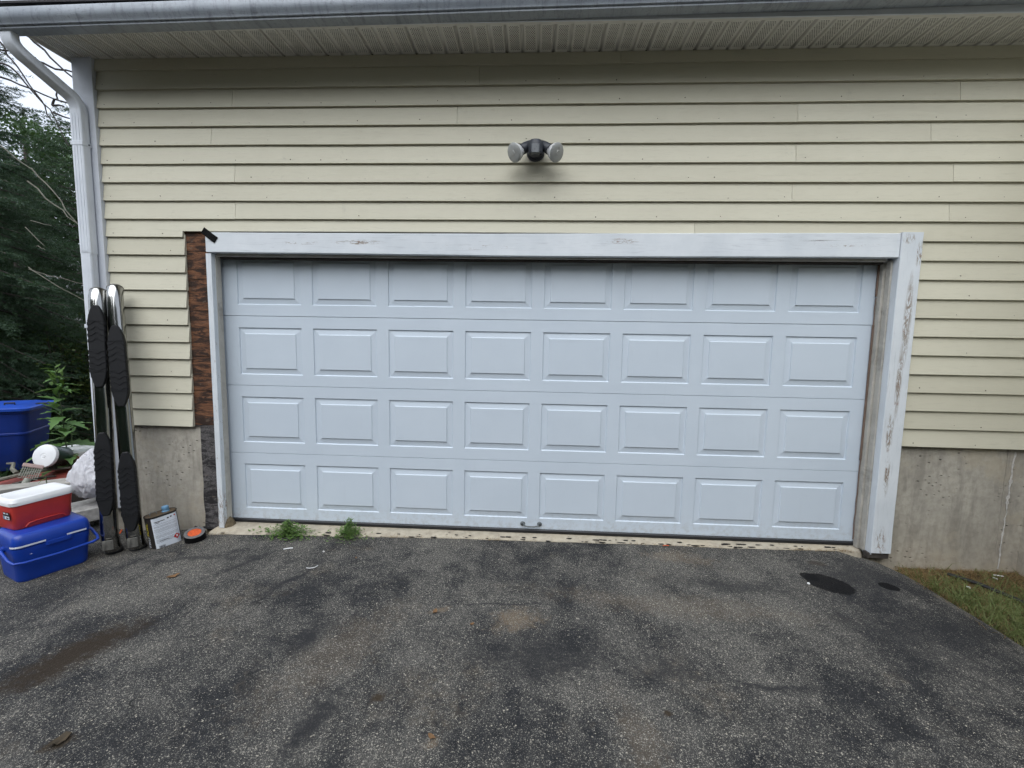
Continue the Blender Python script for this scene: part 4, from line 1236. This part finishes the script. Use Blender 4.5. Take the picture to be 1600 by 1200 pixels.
jug = empty('drink_jug', 'dark green drink jug with white screw lid tipped on the junk pile', 'jug', (-1.47, .03, .445))
ax = Vector((.08, -.95, .28)).normalized()
jug.scale = (.74, .74, .74)
jug.rotation_euler = ax.to_track_quat('Z', 'Y').to_euler()
mb = MB(); mb.lathe([(.004, -.19), (.098, -.188), (.108, -.175), (.112, -.06), (.118, -.02), (.116, .02)], 32); mb.build('body', 'jug_green', jug, smooth=True)
mb = MB(); mb.lathe([(.116, .012), (.124, .014), (.126, .04), (.122, .050), (.112, .054), (.030, .056), (.028, .053), (.020, .053), (.018, .057), (.003, .057)], 36); mb.build('lid', 'white_plastic', jug, smooth=True, angle=28)
mb = MB(); mb.box(-.03, .03, -.135, -.11, -.10, -.02); mb.build('spout', 'jug_green', jug, bevel=.006)

# slotted scoop
sc_ = empty('plastic_scoop', 'grey slotted plastic scoop with pink tip standing in the junk pile', 'scoop', (-1.45, -.20, .24), (rad(-25), rad(22), rad(48)))
mb = MB()
mb.tube([(0, 0, 0), (.005, 0, .05), (.012, 0, .09)], [.012, .014, .016], 8, flat=(1.4, .7)); mb.build('grip', 'grey_plastic', sc_, smooth=True)
for i in range(9):
    x = -.045 + .0125 * i
    MB().box(x, x + .0055, -.005, .005, .085 + abs(i - 4) * .004, .185).build('slat', 'grey_plastic', sc_, bevel=.0015)
for z in (.088, .106, .124, .142, .160): MB().box(-.048, .064, .001, .008, z, z + .006).build('cross_bar', 'grey_plastic', sc_, bevel=.0015)
MB().box(-.052, .068, -.009, .011, .176, .206).build('rim', 'pink_sleeve', sc_, bevel=.007)

# plastic bag
bm = bmesh.new(); bmesh.ops.create_icosphere(bm, subdivisions=6, radius=1.0)
for v in bm.verts:
    d = v.co.copy(); p = d * 2.3
    pv = Vector((d.x * 2.6, d.y * 2.6, d.z * .9)) + Vector((0, 0, 1)) * mnoise.noise(d * 2)
    rdg = 1 - abs(mnoise.noise(pv * 1.3 + Vector((3, 1, 7)))) * 3
    rdg2 = 1 - abs(mnoise.noise(pv * 3.1 + Vector((8, 2, 5)))) * 3
    r = 1 + .16 * mnoise.noise(d * 1.1 + Vector((1, 9, 2))) + .05 * rdg + .030 * rdg2 + .008 * mnoise.noise(p * 8)
    w = 1 - .42 * max(0, d.z) ** 1.5
    v.co = Vector((d.x * .175 * r * w, d.y * .16 * r * w, max(-.13, d.z * (.235 if d.z > 0 else .16) * r)))
me = bpy.data.meshes.new('plastic_bag'); bm.to_mesh(me); bm.free()
bag = link('plastic_bag', me, 'bag', smooth=True, angle=70); bag.location = (-1.03, -.01, .285); bag.rotation_euler = (0, rad(-6), rad(30))
tag(bag, 'crumpled white plastic bag slumped beside the running boards', 'bag')

# blue tote
tote = empty('storage_tote', 'large blue plastic storage tote with lid behind the junk pile', 'tote', (-2.80, .66, .13), (0, 0, rad(28)))
def tr(z, w, d, r=.07): return rrect(w, d, r, z, 6)
mb = MB(); mb.loft([tr(0, .66, .44), tr(.008, .67, .45), tr(.34, .735, .505), tr(.345, .75, .52), tr(.36, .75, .52), tr(.365, .74, .51), tr(.55, .78, .545), tr(.555, .80, .565), tr(.575, .80, .565)])
tb = mb.build('bin', 'tote_blue', tote, smooth=True, angle=35)
mb = MB(); mb.loft([tr(.572, .80, .56), tr(.576, .835, .60), tr(.598, .835, .60), tr(.606, .81, .575), tr(.602, .75, .52), tr(.606, .73, .50), tr(.622, .66, .43), tr(.624, .5, .3)])
tl = mb.build('lid', 'tote_lid', tote, smooth=True, angle=35)
mb = MB(); mb.tube([(.20, -.16, .612), (.20, -.16, .640), (.27, -.16, .640), (.27, -.16, .612)], .008, 6); mb.build('catch', 'ink', tl)
mb = MB(); mb.box(.31, .43, -.02, .05, .604, .612); mb.build('hinge_plate', 'ink', tl)

# ------------------------------------------------------------------ weeds
def leaf_mesh(L, W, name, lobes=5, droop=.35, mat='leaf'):
    """serrated leaf along +x with a folded midrib"""
    mb = MB(); n = lobes * 2
    mid = []; up = []; dn = []
    for i in range(n + 1):
        t = i / n; w = W * (math.sin(math.pi * min(1, t * 1.02) ** .72)) * (1.0 if i % 2 else .58)
        if i == n: w = 0
        x = L * t; z = -droop * L * t * t
        mid.append((x, 0, z)); up.append((x + .10 * L * (i % 2) * .5, w, z + w * .25)); dn.append((x + .10 * L * (i % 2) * .5, -w, z + w * .25))
    o = 0; mb.v += mid + up + dn; k = n + 1
    for i in range(n):
        mb.f.append((i, i + 1, k + i + 1, k + i)); mb.f.append((i, 2 * k + i, 2 * k + i + 1, i + 1))
    me = mb.mesh(name); me.materials.append(M[mat]); me.shade_smooth(); return me
leaf_a = leaf_mesh(.20, .052, 'leaf'); leaf_b = leaf_mesh(.15, .032, 'leaf', 4, .25); leaf_c = leaf_mesh(.06, .011, 'leaf', 3, .2, 'leaf_young'); leaf_y = leaf_mesh(.15, .020, 'leaf', 4, .5, 'leaf_young')
def weed(name, label, base, h, lean, seed, nodes, big=leaf_a, small=leaf_b, scale=1.0, tip=True, side=True):
    r = random.Random(seed); e = empty(name, label, 'plant', base)
    pts = [(lean[0] * (i / 8) ** 1.4, lean[1] * (i / 8) ** 1.4, h * i / 8) for i in range(9)]
    mb = MB(); mb.tube(pts, [.008 - .0055 * i / 8 for i in range(9)], 7); mb.build('stem', 'stem', e, smooth=True)
    def at(t):
        f = t * 8; i = min(7, int(f)); return Vector(pts[i]).lerp(Vector(pts[i + 1]), f - i)
    ang = r.random() * 6
    for i in range(nodes):
        t = .10 + .86 * i / (nodes - 1); ang += 2.2 + r.uniform(-.3, .3)
        p = at(t); k = (1 - .55 * t) * r.uniform(.8, 1.2) * scale
        for da in (0, math.pi) if i % 2 == 0 else (0,):
            o = link('leaf', big if t < .68 else small, None, e); o.location = p
            o.rotation_euler = (r.uniform(-.35, .35), r.uniform(-.45, .25), ang + da); o.scale = (k, k, k)
        if side and .45 < t < .9 and i % 2:
            for q in range(3):
                o = link('leaf', small, None, e); o.location = p + Vector((r.uniform(-.04, .04), r.uniform(-.04, .04), r.uniform(-.02, .05)))
                o.rotation_euler = (r.uniform(-.5, .5), r.uniform(-.9, .1), r.random() * 6.3); s = r.uniform(.35, .7) * scale; o.scale = (s, s, s)
    if tip:
        for i in range(22):
            t = r.uniform(.80, 1.0); p = at(t)
            o = link('leaf', leaf_c, None, e); o.location = p + Vector((r.uniform(-.035, .035), r.uniform(-.035, .035), r.uniform(-.02, .03)))
            o.rotation_euler = (r.uniform(-.5, .5), r.uniform(-1.3, -.2), r.random() * 6.3); s = r.uniform(.6, 1.2) * scale; o.scale = (s, s, s)
    return e
weed('tall_weed', 'tall leafy green weed with a flowering tip between the blue tote and the plastic bag', (-1.50, .22, -.1), 1.26, (-.09, .02), 3, 24, scale=1.55)
weed('leafy_weed', 'shorter leafy weed growing close behind the white downspout', (-1.36, .36, -.1), .80, (.12, .02), 9, 11, scale=.85, tip=False)
weed('leafy_weed', 'slim leafy weed half hidden by the drink jug and the tall weed', (-1.72, .42, -.1), .82, (.05, .0), 21, 10, scale=.8, tip=False)
weed('small_weed', 'small bright green weed sprouting just behind the red cooler', (-1.03, -.36, .05), .36, (-.02, .0), 5, 6, leaf_y, leaf_y, .75, False, False)

def clump(name, label, cx, cy, rx, ry, n, seed, h=.05):
    r = np.random.default_rng(seed)
    tris = []
    for _ in range(n):
        a = r.uniform(0, 6.28); q = min(1.5, abs(r.normal(0, .52))) * (.65 + .5 * abs(math.sin(a * 2.5 + seed))); x = cx + rx * q * math.cos(a); y = cy + ry * q * math.sin(a)
        z = max(asphalt_z(x, y), -.036 if y > apron_edge(x) else -1) + r.uniform(.002, h) * max(.12, 1 - q * .9)
        d = r.uniform(0, 6.28); l = r.uniform(.012, .032); w = l * r.uniform(.14, .28)
        t = np.array([math.cos(d), math.sin(d), r.uniform(-.5, .6)]) * l; s = np.array([-math.sin(d), math.cos(d), r.uniform(-.3, .3)]) * w
        p = np.array([x, y, z])
        tris.append([p, p + t * .55 + s, p + t]); tris.append([p, p + t, p + t * .55 - s])
    e = empty(name, label, 'weeds', (0, 0, 0), group='weeds at the door sill')
    o = link('foliage', tri_mesh('foliage', tris), 'weed_mix', e)
    mb = MB()
    for _ in range(26):
        a = r.uniform(0, 6.28); q = r.uniform(.3, 1)
        x1 = cx + rx * q * math.cos(a); y1 = cy + ry * q * math.sin(a); zz = asphalt_z(x1, y1) + .02
        mb.tube([(cx, cy, asphalt_z(cx, cy) + .004), ((cx + x1) / 2, (cy + y1) / 2, zz + .015), (x1, y1, zz)], .0009, 4)
    mb.build('runners', 'stem', e)
M['weed_mix'] = m_leaf('sill_weed_leaf', (.075, .16, .035), (.20, .30, .085), .35)
clump('weed_clump', 'wide spreading green weed clump at the sill, near the fuel can', .64, -.175, .21, .095, 1150, 1, .11)
clump('weed_clump', 'narrow green weed clump at the sill, second from the fuel can', 1.095, -.15, .11, .095, 800, 2, .13)

# ------------------------------------------------------------------ grass and straw
def blades(n, place, h0, h1, w, seed, lean=.8):
    r = np.random.default_rng(seed); out = []
    for _ in range(n):
        q = place(r)
        if q is None: continue
        x, y, z = q; a = r.uniform(0, 6.28); h = r.uniform(h0, h1); l = r.uniform(.2, lean) * h
        b = r.uniform(0, 6.28); s = np.array([math.cos(b), math.sin(b), 0]) * w * r.uniform(.6, 1.3)
        p = np.array([x, y, z]); m = p + np.array([math.cos(a) * l * .45, math.sin(a) * l * .45, h * .7]); t = p + np.array([math.cos(a) * l * 1.3, math.sin(a) * l * 1.3, h])
        out += [[p - s, p + s, m + s * .7], [p - s, m + s * .7, m - s * .7], [m - s * .7, m + s * .7, t]]
    return out
def p_green(r):
    x = r.uniform(5.02, 5.96); y = r.uniform(-2.6, -.10)
    if x < right_edge(y) + .015: return None
    if r.uniform() > sm(-.14, -.62, y + .35 * mnoise.noise(Vector((x * 5, y * 5, 0)))) * (.35 + .65 * sm(-.35, .25, mnoise.noise(Vector((x * 9, y * 9, 4))))) + .04: return None
    return x, y, soil_z(x, y) - .003
def p_dry(r):
    x = r.uniform(5.0, 5.96); y = -.09 - abs(r.normal(0, .42))
    if y < -2.0: return None
    if x < right_edge(y) + r.uniform(-.02, .04) and r.uniform() > .12: return None
    return x, y, max(soil_z(x, y), asphalt_z(x, y) if x < right_edge(y) else -9) - .002
tag(link('grass', tri_mesh('grass', blades(22000, p_green, .03, .095, .0020, 1, 1.6)), 'grass'), 'green grass beside the asphalt edge below the foundation', 'grass', kind='stuff')
tag(link('dry_grass', tri_mesh('dry_grass', blades(11000, p_dry, .006, .03, .0015, 2, 3.5)), 'straw'), 'flattened brown straw along the foundation foot', 'grass', kind='stuff')
def p_sill(r):
    if r.uniform() < .55:
        x = r.choice([4.46, 4.58, 4.72, 4.80, 2.2, 1.45, .12]) + r.normal(0, .05)
    else: x = r.uniform(1.2, 4.85)
    y = apron_edge(x) + r.normal(-.008, .009)
    return x, y, max(asphalt_z(x, y), -.06) + .003
tag(link('sill_straw', tri_mesh('sill_straw', blades(620, p_sill, .004, .022, .0009, 4, 3.0)), 'straw'), 'dry straw caught along the edge of the door sill', 'grass', kind='stuff')
def p_yard(r):
    x = r.uniform(-3.6, -.95); y = r.uniform(.0, 2.6)
    return x, y, soil_z(x, y)
tag(link('undergrowth', tri_mesh('undergrowth', blades(5000, p_yard, .05, .22, .004, 6, 1.0)), 'broad'), 'rough green undergrowth in the yard behind the junk', 'undergrowth', kind='stuff')

# black edging strip in the grass
mb = MB(); mb.tube([(5.40, -.19, -.128), (5.47, -.32, -.118), (5.55, -.56, -.116), (5.60, -.9, -.12), (5.62, -1.4, -.125)], .016, 8, flat=(1, .7))
tag(mb.build('edging_pipe', 'pipe', smooth=True), 'thin black pipe lying in the grass beside the foundation', 'pipe')
for i, (x, y, lb) in enumerate(((5.376, -.363, 'white chip in the grass nearest the asphalt edge'), (5.678, -.225, 'larger white flake in the grass near the foundation corner'), (5.735, -.185, 'white flake in the grass closest to the foundation corner'))):
    mb = MB(); n = 7; rr = .016 + .006 * i
    mb.loft([[(rr * k * math.cos(6.283 * j / n) * (1 + .25 * math.sin(j * 2.1)), .6 * rr * k * math.sin(6.283 * j / n), z) for j in range(n)] for k, z in ((.9, 0), (1, .003), (.8, .006))])
    o = mb.build('paper_flake', 'litter_white'); o.location = (x, y, soil_z(x, y) + .022); o.rotation_euler = (.2, .3, i); tag(o, lb, 'litter')

# ------------------------------------------------------------------ litter on the asphalt
def lit(name, label, cat, mb, mat, x, y, rz=0, dz=.0):
    o = mb.build(name, mat, smooth=True); o.location = (x, y, asphalt_z(x, y) + dz); o.rotation_euler = (0, 0, rz); return tag(o, label, cat)
lit('white_stick', 'short white stick on the asphalt in front of the wide weed clump', 'litter', MB().tube([(-.03, 0, 0), (.0, .001, .001), (.03, 0, 0)], .0042, 8), 'litter_white', .755, -.385, rad(22), .005)
lit('plastic_curl', 'thin curled white plastic strip on the asphalt', 'litter', MB().tube([(-.035, -.008, 0), (-.01, -.014, .002), (.015, -.006, .003), (.024, .016, .002), (.022, .03, 0)], .0022, 6), 'litter_white', 1.045, -.612, 0, .003)
lit('white_crumb', 'tiny pale crumb on the asphalt between the weeds and the plastic curl', 'litter', MB().lathe([(.001, 0), (.008, .002), (.006, .007), (.001, .009)], 7), 'paper', 1.02, -.40)
lit('orange_chip', 'flat orange chip at the edge of the door sill', 'litter', MB().tube([(-.022, 0, 0), (0, .002, .002), (.022, 0, 0)], .005, 6, flat=(1, .5)), 'orange', 3.47, -.105, .1, .006)
lit('white_pebble', 'white pebble on the edge of the wet stain', 'pebble', MB().lathe([(.001, 0), (.009, .003), (.007, .009), (.001, .011)], 8), 'litter_white', 4.236, -.545)
def dead_leaf(x, y, s, label, seed, mat='brown_leaf'):
    r = random.Random(seed); mb = MB(); n = 9
    rings = [[(s * k * math.cos(6.283 * j / n) * (1 + .3 * math.sin(j * 2.7 + seed)), s * .6 * k * math.sin(6.283 * j / n), z + .35 * s * abs(math.cos(6.283 * j / n)) * k) for j in range(n)] for k, z in ((.3, .001), (1, .002), (.98, .004), (.3, .003))]
    mb.loft(rings); lit('dry_leaf', label, 'leaf', mb, mat, x, y, r.random() * 6, .001)
dead_leaf(.25, -.795, .030, 'dry brown leaf on the asphalt in front of the fuel can', 1)
dead_leaf(2.11, -1.79, .016, 'small tan leaf on the asphalt near the bottom centre', 2)
dead_leaf(1.95, -1.02, .020, 'curled brown leaf beside the sandy patch', 3)
dead_leaf(.735, -1.90, .034, 'dark crumpled leaf on the asphalt at the lower left', 4, 'dark_leaf')
dead_leaf(2.17, -1.11, .013, 'little rust leaf on the asphalt under the door handle', 5)
dead_leaf(1.28, -.47, .009, 'tiny brown leaf scrap on the asphalt below the narrow weed clump', 6)

# dirt wedge at the left jamb, tar flakes on the sill
mb = MB(); rings = []
for z, s in ((-.045, 1.15), (-.02, 1.0), (.01, .72), (.035, .35), (.047, .08)):
    rings.append([(.088 + .05 * s * math.cos(a * .5236) * (1 + .2 * mnoise.noise(Vector((a, z * 30, 0)))), -.065 + .055 * s * math.sin(a * .5236), z) for a in range(12)])
mb.loft(rings); tag(mb.build('dirt_clump', 'dirt_clump'), 'brown wedge of rotten dirt at the foot of the jamb beside the black board', 'dirt')
mb = MB()
rr = random.Random(12)
for i in range(95):
    x = rr.choice((rr.uniform(1.9, 4.5), rr.uniform(2.9, 4.2), rr.uniform(.1, 4.8)))
    y = apron_edge(x) + rr.uniform(-.004, .028); z = -.0335 if y > apron_edge(x) + .016 else -.045
    s = rr.uniform(.004, .016); n = 6
    pts = [(x + s * rr.uniform(.5, 1.3) * math.cos(a * 1.047) * 1.6, y + s * .5 * rr.uniform(.5, 1.2) * math.sin(a * 1.047), z) for a in range(n)]
    mb.loft([pts, [(a, b, c + .004) for a, b, c in pts]])
for i in range(16):
    x = rr.uniform(-.17, .02); z = -.075 + rr.uniform(-.01, .03); s = rr.uniform(.004, .013)
    pts = [(x + 1.8 * s * rr.uniform(.5, 1.2) * math.cos(a * 1.047), -.090, z + s * rr.uniform(.4, 1) * math.sin(a * 1.047)) for a in range(6)]
    if x < -.075: mb.loft([pts, [(a, b - .003, c) for a, b, c in pts]])
tag(mb.build('tar_debris', 'tar'), 'black tar flakes scattered along the concrete sill', 'debris', kind='stuff')

# ------------------------------------------------------------------ trees
def needle_tris(org, dirs, lens, per, nl, nw, seed):
    """bottle-brush twigs: org, dirs (n,3), lens (n)"""
    r = np.random.default_rng(seed); n = len(org)
    org = np.repeat(org, per, 0); d = np.repeat(dirs, per, 0); ln = np.repeat(lens, per)
    t = r.uniform(0, 1, n * per)
    p = org + d * (ln * t)[:, None]
    rv = r.normal(size=(n * per, 3)); rv -= d * (rv * d).sum(1)[:, None]; rv /= np.linalg.norm(rv, axis=1)[:, None] + 1e-9
    nd = d * r.uniform(.35, .9, (n * per, 1)) + rv * r.uniform(.6, 1, (n * per, 1)); nd /= np.linalg.norm(nd, axis=1)[:, None]
    s = np.cross(nd, r.normal(size=(n * per, 3))); s /= np.linalg.norm(s, axis=1)[:, None] + 1e-9
    L = nl * r.uniform(.7, 1.3, (n * per, 1))
    return np.stack([p - s * nw, p + s * nw, p + nd * L], 1)

def spruce(H, Rb, seed, per=16, nl=.028, nw=.0028, step=.22, z0=.3):
    r = np.random.default_rng(seed); O = []; D = []; Ln = []; limbs = MB()
    z = z0
    while z < H - .1:
        R = Rb * (1 - z / H) ** .8 + .12
        nb = 6
        for k in range(nb):
            a = r.uniform(0, 6.283); R1 = R * r.uniform(.65, 1.1)
            u = np.array([math.cos(a), math.sin(a), 0]); m = 9
            up = r.uniform(-.05, .25) if z > H * .6 else r.uniform(-.4, .0)
            pts = []
            for i in range(m):
                t = i / (m - 1)
                pts.append(np.array([0, 0, z]) + u * R1 * t + np.array([0, 0, R1 * (up * t - .22 * t * t + .12 * t ** 3)]))
            limbs.tube([tuple(p) for p in pts], [max(.004, .022 * (R1 / 1.5) * (1 - i / m)) for i in range(m)], 5)
            side = np.array([-u[1], u[0], 0])
            ns = max(5, int(R1 / .06))
            for i in range(ns):
                t = .15 + .85 * i / ns; f = t * (m - 1); j = min(m - 2, int(f)); p = pts[j] + (pts[j + 1] - pts[j]) * (f - j)
                for s in (-1, 1):
                    l = (.16 + .34 * R1 * (1 - t) * .8) * r.uniform(.6, 1.2); l = min(l, .5)
                    dv = u * r.uniform(.5, .9) + side * s * r.uniform(.5, 1) + np.array([0, 0, r.uniform(-.5, .12)]); dv /= np.linalg.norm(dv)
                    O.append(p); D.append(dv); Ln.append(l)
                    if l > .2:
                        for q in (.35, .65):
                            dv2 = dv + side * s * r.uniform(-.6, .6) + u * r.uniform(0, .6) + np.array([0, 0, r.uniform(-.5, .1)]); dv2 /= np.linalg.norm(dv2)
                            O.append(p + dv * l * q); D.append(dv2); Ln.append(l * .5)
        z += step * r.uniform(.7, 1.2)
    return np.array(O), np.array(D), np.array(Ln), limbs

def make_conifer(name, label, cat, loc, H, Rb, seed, mat, per, group, **kw):
    e = empty(name, label, cat, loc, group=group)
    O, D, Ln, limbs = spruce(H, Rb, seed, **kw)
    mb = MB(); mb.tube([(0, 0, -.1), (.02, 0, H * .3), (-.01, .02, H * .65), (0, 0, H)], [.05 + .022 * H, .04 + .017 * H, .02 + .01 * H, .01], 10)
    mb.build('trunk', 'bark', e, smooth=True)
    limbs.build('limbs', 'bark', e)['kind'] = 'stuff'
    nl = kw.get('nl', .03)
    link('crown', tri_mesh('crown', needle_tris(O, D, Ln, per, nl, nl * .10, seed)), mat, e)
    return e
sp1 = make_conifer('spruce_tree', 'tall dark spruce at the far left edge, closest to the garage', 'tree', (-4.55, 1.75, -.15), 6.6, 1.9, 11, 'needle', 30, 'conifers beside the garage', step=.16)
sp2 = make_conifer('spruce_tree', 'lower dense spruce right behind the downspout', 'tree', (-6.3, 5.2, -.15), 6.0, 2.5, 23, 'needle2', 14, 'conifers beside the garage', step=.24, nl=.042)
def copy_tree(src, loc, rz, s, label):
    c = src.copy(); COL.objects.link(c); c.location = loc; c.rotation_euler = (0, 0, rz); c.scale = (s, s, s); c['label'] = label
    for ch in list(src.children):
        k = ch.copy(); COL.objects.link(k); k.parent = c
    return c
copy_tree(sp2, (-10.2, 7.6, .0), 2.0, 1.15, 'distant spruce standing between the pale shed and the tall dark spruce')
copy_tree(sp2, (-9.6, 10.6, .1), 4.1, .95, 'far spruce half hidden behind the lower dense spruce')
copy_tree(sp2, (-15.5, 9.5, .4), .7, 1.4, 'farthest spruce at the left edge, seen only through gaps in the nearer branches')
copy_tree(sp2, (-12.0, 15.5, .7), 3.1, 1.2, 'far spruce directly beside the pale shed')
# broadleaf crown behind
def broadleaf(name, label, loc, H, seed, mat, n_l=260, leaf=.05, R=1.7):
    r = np.random.default_rng(seed); e = empty(name, label, 'tree', loc, group='trees beside the garage')
    limbs = MB(); limbs.tube([(0, 0, -.1), (.05, 0, H * .25), (0, .06, H * .5), (.03, 0, H * .8)], [.11, .09, .065, .02], 9)
    tr_ = limbs.build('trunk', 'bark', e, smooth=True)
    br = MB(); tris = []
    for i in range(70):
        z = H * r.uniform(.25, .8); a = r.uniform(0, 6.283); l = R * r.uniform(.4, 1) * (1 - abs(z / H - .55) * .9)
        tip = np.array([math.cos(a) * l, math.sin(a) * l, z + l * r.uniform(.1, .8)]); o = np.array([0, 0, z])
        md = (o + tip) / 2 + r.normal(0, .1, 3)
        br.tube([tuple(o), tuple(md), tuple(tip)], [.022, .014, .004], 5)
        for c in range(3):
            ctr = md + (tip - md) * r.uniform(.2, 1.1) + r.normal(0, .12, 3)
            m = n_l // 3
            p = ctr + r.normal(0, .19, (m, 3)); d = r.normal(size=(m, 3)); d /= np.linalg.norm(d, axis=1)[:, None]
            s = np.cross(d, r.normal(size=(m, 3))); s /= np.linalg.norm(s, axis=1)[:, None]
            L_ = leaf * r.uniform(.7, 1.3, (m, 1))
            tris.append(np.stack([p, p + d * L_ * .5 + s * L_ * .32, p + d * L_], 1)); tris.append(np.stack([p, p + d * L_, p + d * L_ * .5 - s * L_ * .32], 1))
    br.build('limbs', 'bark', e)['kind'] = 'stuff'; link('crown', tri_mesh('crown', np.concatenate(tris)), mat, e)
    return e
broadleaf('maple_tree', 'leafy broadleaf tree whose crown shows against the sky by the downspout', (-8.6, 7.8, -.1), 7.2, 5, 'broad', 420, .08, 2.1)
broadleaf('shrub', 'yellow-green shrub low behind the tall weed', (-3.9, 3.3, -.15), 1.35, 8, 'bush', 120, .05, 1.0)
broadleaf('shrub', 'dark green shrub behind the blue tote', (-4.6, 2.6, -.15), 1.5, 9, 'broad', 120, .05, 1.0)

# dead branches hanging in front of the spruce
def twigs(name, label, mat, lines, y, r0):
    e = empty(name, label, 'branch', (lines[0][0][0], y, lines[0][0][2]))
    B0 = Vector(e.location)
    for ln in lines:
        pts = [Vector(p) - B0 + Vector((0, .12 * mnoise.noise(Vector((p[0] * 2, p[2], 0))), 0)) for p in ln]
        sub = []
        for a, b in zip(pts[:-1], pts[1:]):
            for k in range(3): sub.append(a.lerp(b, k / 3) + Vector((mnoise.noise(a * 5 + Vector((k, 0, 0))), 0, mnoise.noise(a * 5 + Vector((0, k, 3))))) * .03)
        sub.append(pts[-1])
        mb = MB(); mb.tube(sub, [r0 * (1 - .6 * i / len(sub)) for i in range(len(sub))], 6); mb.build('twig', mat, e, smooth=True)
    return e
twigs('dead_branch', 'pale bare dead branch forking down towards the downspout in front of the spruce', 'dead', [[(-2.917, 1.3, 3.169), (-2.667, 1.3, 2.935), (-2.422, 1.3, 2.628), (-2.2, 1.3, 2.40)], [(-2.944, 1.3, 3.032), (-2.644, 1.3, 2.791), (-2.41, 1.3, 2.608), (-2.2, 1.3, 2.45)], [(-3.3, 1.3, 3.45), (-2.917, 1.3, 3.169)]], 1.3, .0075)
twigs('dead_branch', 'lower pair of pale bare twigs crossing the spruce near the pale shed', 'dead', [[(-3.0, 1.3, 2.12), (-2.71, 1.3, 2.046), (-2.391, 1.3, 1.961), (-2.2, 1.3, 1.92)], [(-3.0, 1.3, 2.14), (-2.785, 1.3, 2.025), (-2.406, 1.3, 1.778), (-2.25, 1.3, 1.66)], [(-2.911, 1.3, 2.626), (-2.678, 1.3, 2.574)], [(-2.968, 1.3, 2.559), (-2.754, 1.3, 2.361)], [(-2.863, 1.3, 2.36), (-2.744, 1.3, 2.321)]], 1.3, .005)
twigs('bare_branch', 'dark bare branches crossing the sky beside the downspout elbow', 'dead_dark', [[(-3.55, 1.6, 4.9), (-3.444, 1.6, 4.668), (-3.36, 1.6, 4.47), (-3.188, 1.6, 4.251), (-3.027, 1.6, 3.97), (-2.97, 1.6, 3.80)], [(-3.8, 1.6, 4.6), (-3.459, 1.6, 4.524), (-3.278, 1.6, 4.476), (-3.05, 1.6, 4.42)],
    [(-3.8, 1.6, 4.5), (-3.474, 1.6, 4.373), (-3.328, 1.6, 4.338), (-3.127, 1.6, 4.104), (-2.959, 1.6, 3.902), (-2.805, 1.6, 3.531)], [(-3.9, 1.6, 4.34), (-3.489, 1.6, 4.228), (-3.127, 1.6, 4.104), (-2.709, 1.6, 3.947), (-2.5, 1.6, 3.85)],
    [(-3.104, 1.6, 4.663), (-2.874, 1.6, 4.431), (-2.642, 1.6, 4.218), (-2.4, 1.6, 4.0)], [(-3.05, 1.6, 4.42), (-2.954, 1.6, 4.366), (-2.774, 1.6, 4.311), (-2.643, 1.6, 4.297), (-2.4, 1.6, 4.25)],
    [(-2.93, 1.6, 3.95), (-2.86, 1.6, 4.02), (-2.82, 1.6, 4.10)], [(-2.93, 1.6, 3.95), (-2.78, 1.6, 3.93)], [(-2.92, 1.6, 3.88), (-2.72, 1.6, 3.80)]], 1.6, .013)

copy_tree(sp2, (-7.9, 4.3, -.1), 1.3, 1.05, 'mid-distance spruce filling the gap behind the tall dark spruce')
copy_tree(sp1, (-6.7, 3.5, -.15), 2.2, .92, 'tall spruce standing just behind the closest tall dark spruce')
copy_tree(sp2, (-5.4, 3.2, -.15), 5.0, .70, 'young low spruce in front of the other conifers')

# wood across the road, behind the camera: it darkens the low sky and shows in the chrome
r_ = np.random.default_rng(77); tl = []
for i in range(46):
    cx = -24 + 55 * i / 45 + r_.normal(0, .5); cy = -15.5 + r_.normal(0, 1.2); H_ = r_.uniform(7.5, 11)
    m = 1100
    u_ = r_.uniform(0, 1, m) ** .8; ang = r_.uniform(0, 6.283, m); rr_ = (2.1 * (1 - u_ * .75)) * np.sqrt(r_.uniform(.2, 1, m))
    p = np.stack([cx + rr_ * np.cos(ang), cy + rr_ * np.sin(ang), .2 + u_ * H_], 1)
    d = r_.normal(size=(m, 3)); d /= np.linalg.norm(d, axis=1)[:, None]; t_ = np.cross(d, r_.normal(size=(m, 3))); t_ /= np.linalg.norm(t_, axis=1)[:, None]
    tl.append(np.stack([p - t_ * .22, p + t_ * .22, p + d * .8], 1))
tag(link('treeline', tri_mesh('treeline', np.concatenate(tl)), 'needle2'), 'dark wood on the far side of the driveway', 'wood', kind='stuff')

# pale shed far behind
sh = empty('shed', 'pale far shed with grey roof glimpsed through the spruce branches', 'shed', (-17.2, 15, 1.2), (0, 0, rad(-20)))
MB().box(-1.9, 1.0, 0, 2.5, -.4, 1.75).build('wall', 'shed_white', sh)
MB().box(1.001, 3.2, -.01, 2.5, -.4, 1.75).build('door', 'shed_grey', sh)
mb = MB(); mb.loft([[(-2.2, -.3, 1.76), (-2.2, 1.25, 2.25), (-2.2, 2.8, 1.76)], [(3.4, -.3, 1.76), (3.4, 1.25, 2.25), (3.4, 2.8, 1.76)]]); mb.build('roof', 'shed_grey', sh)
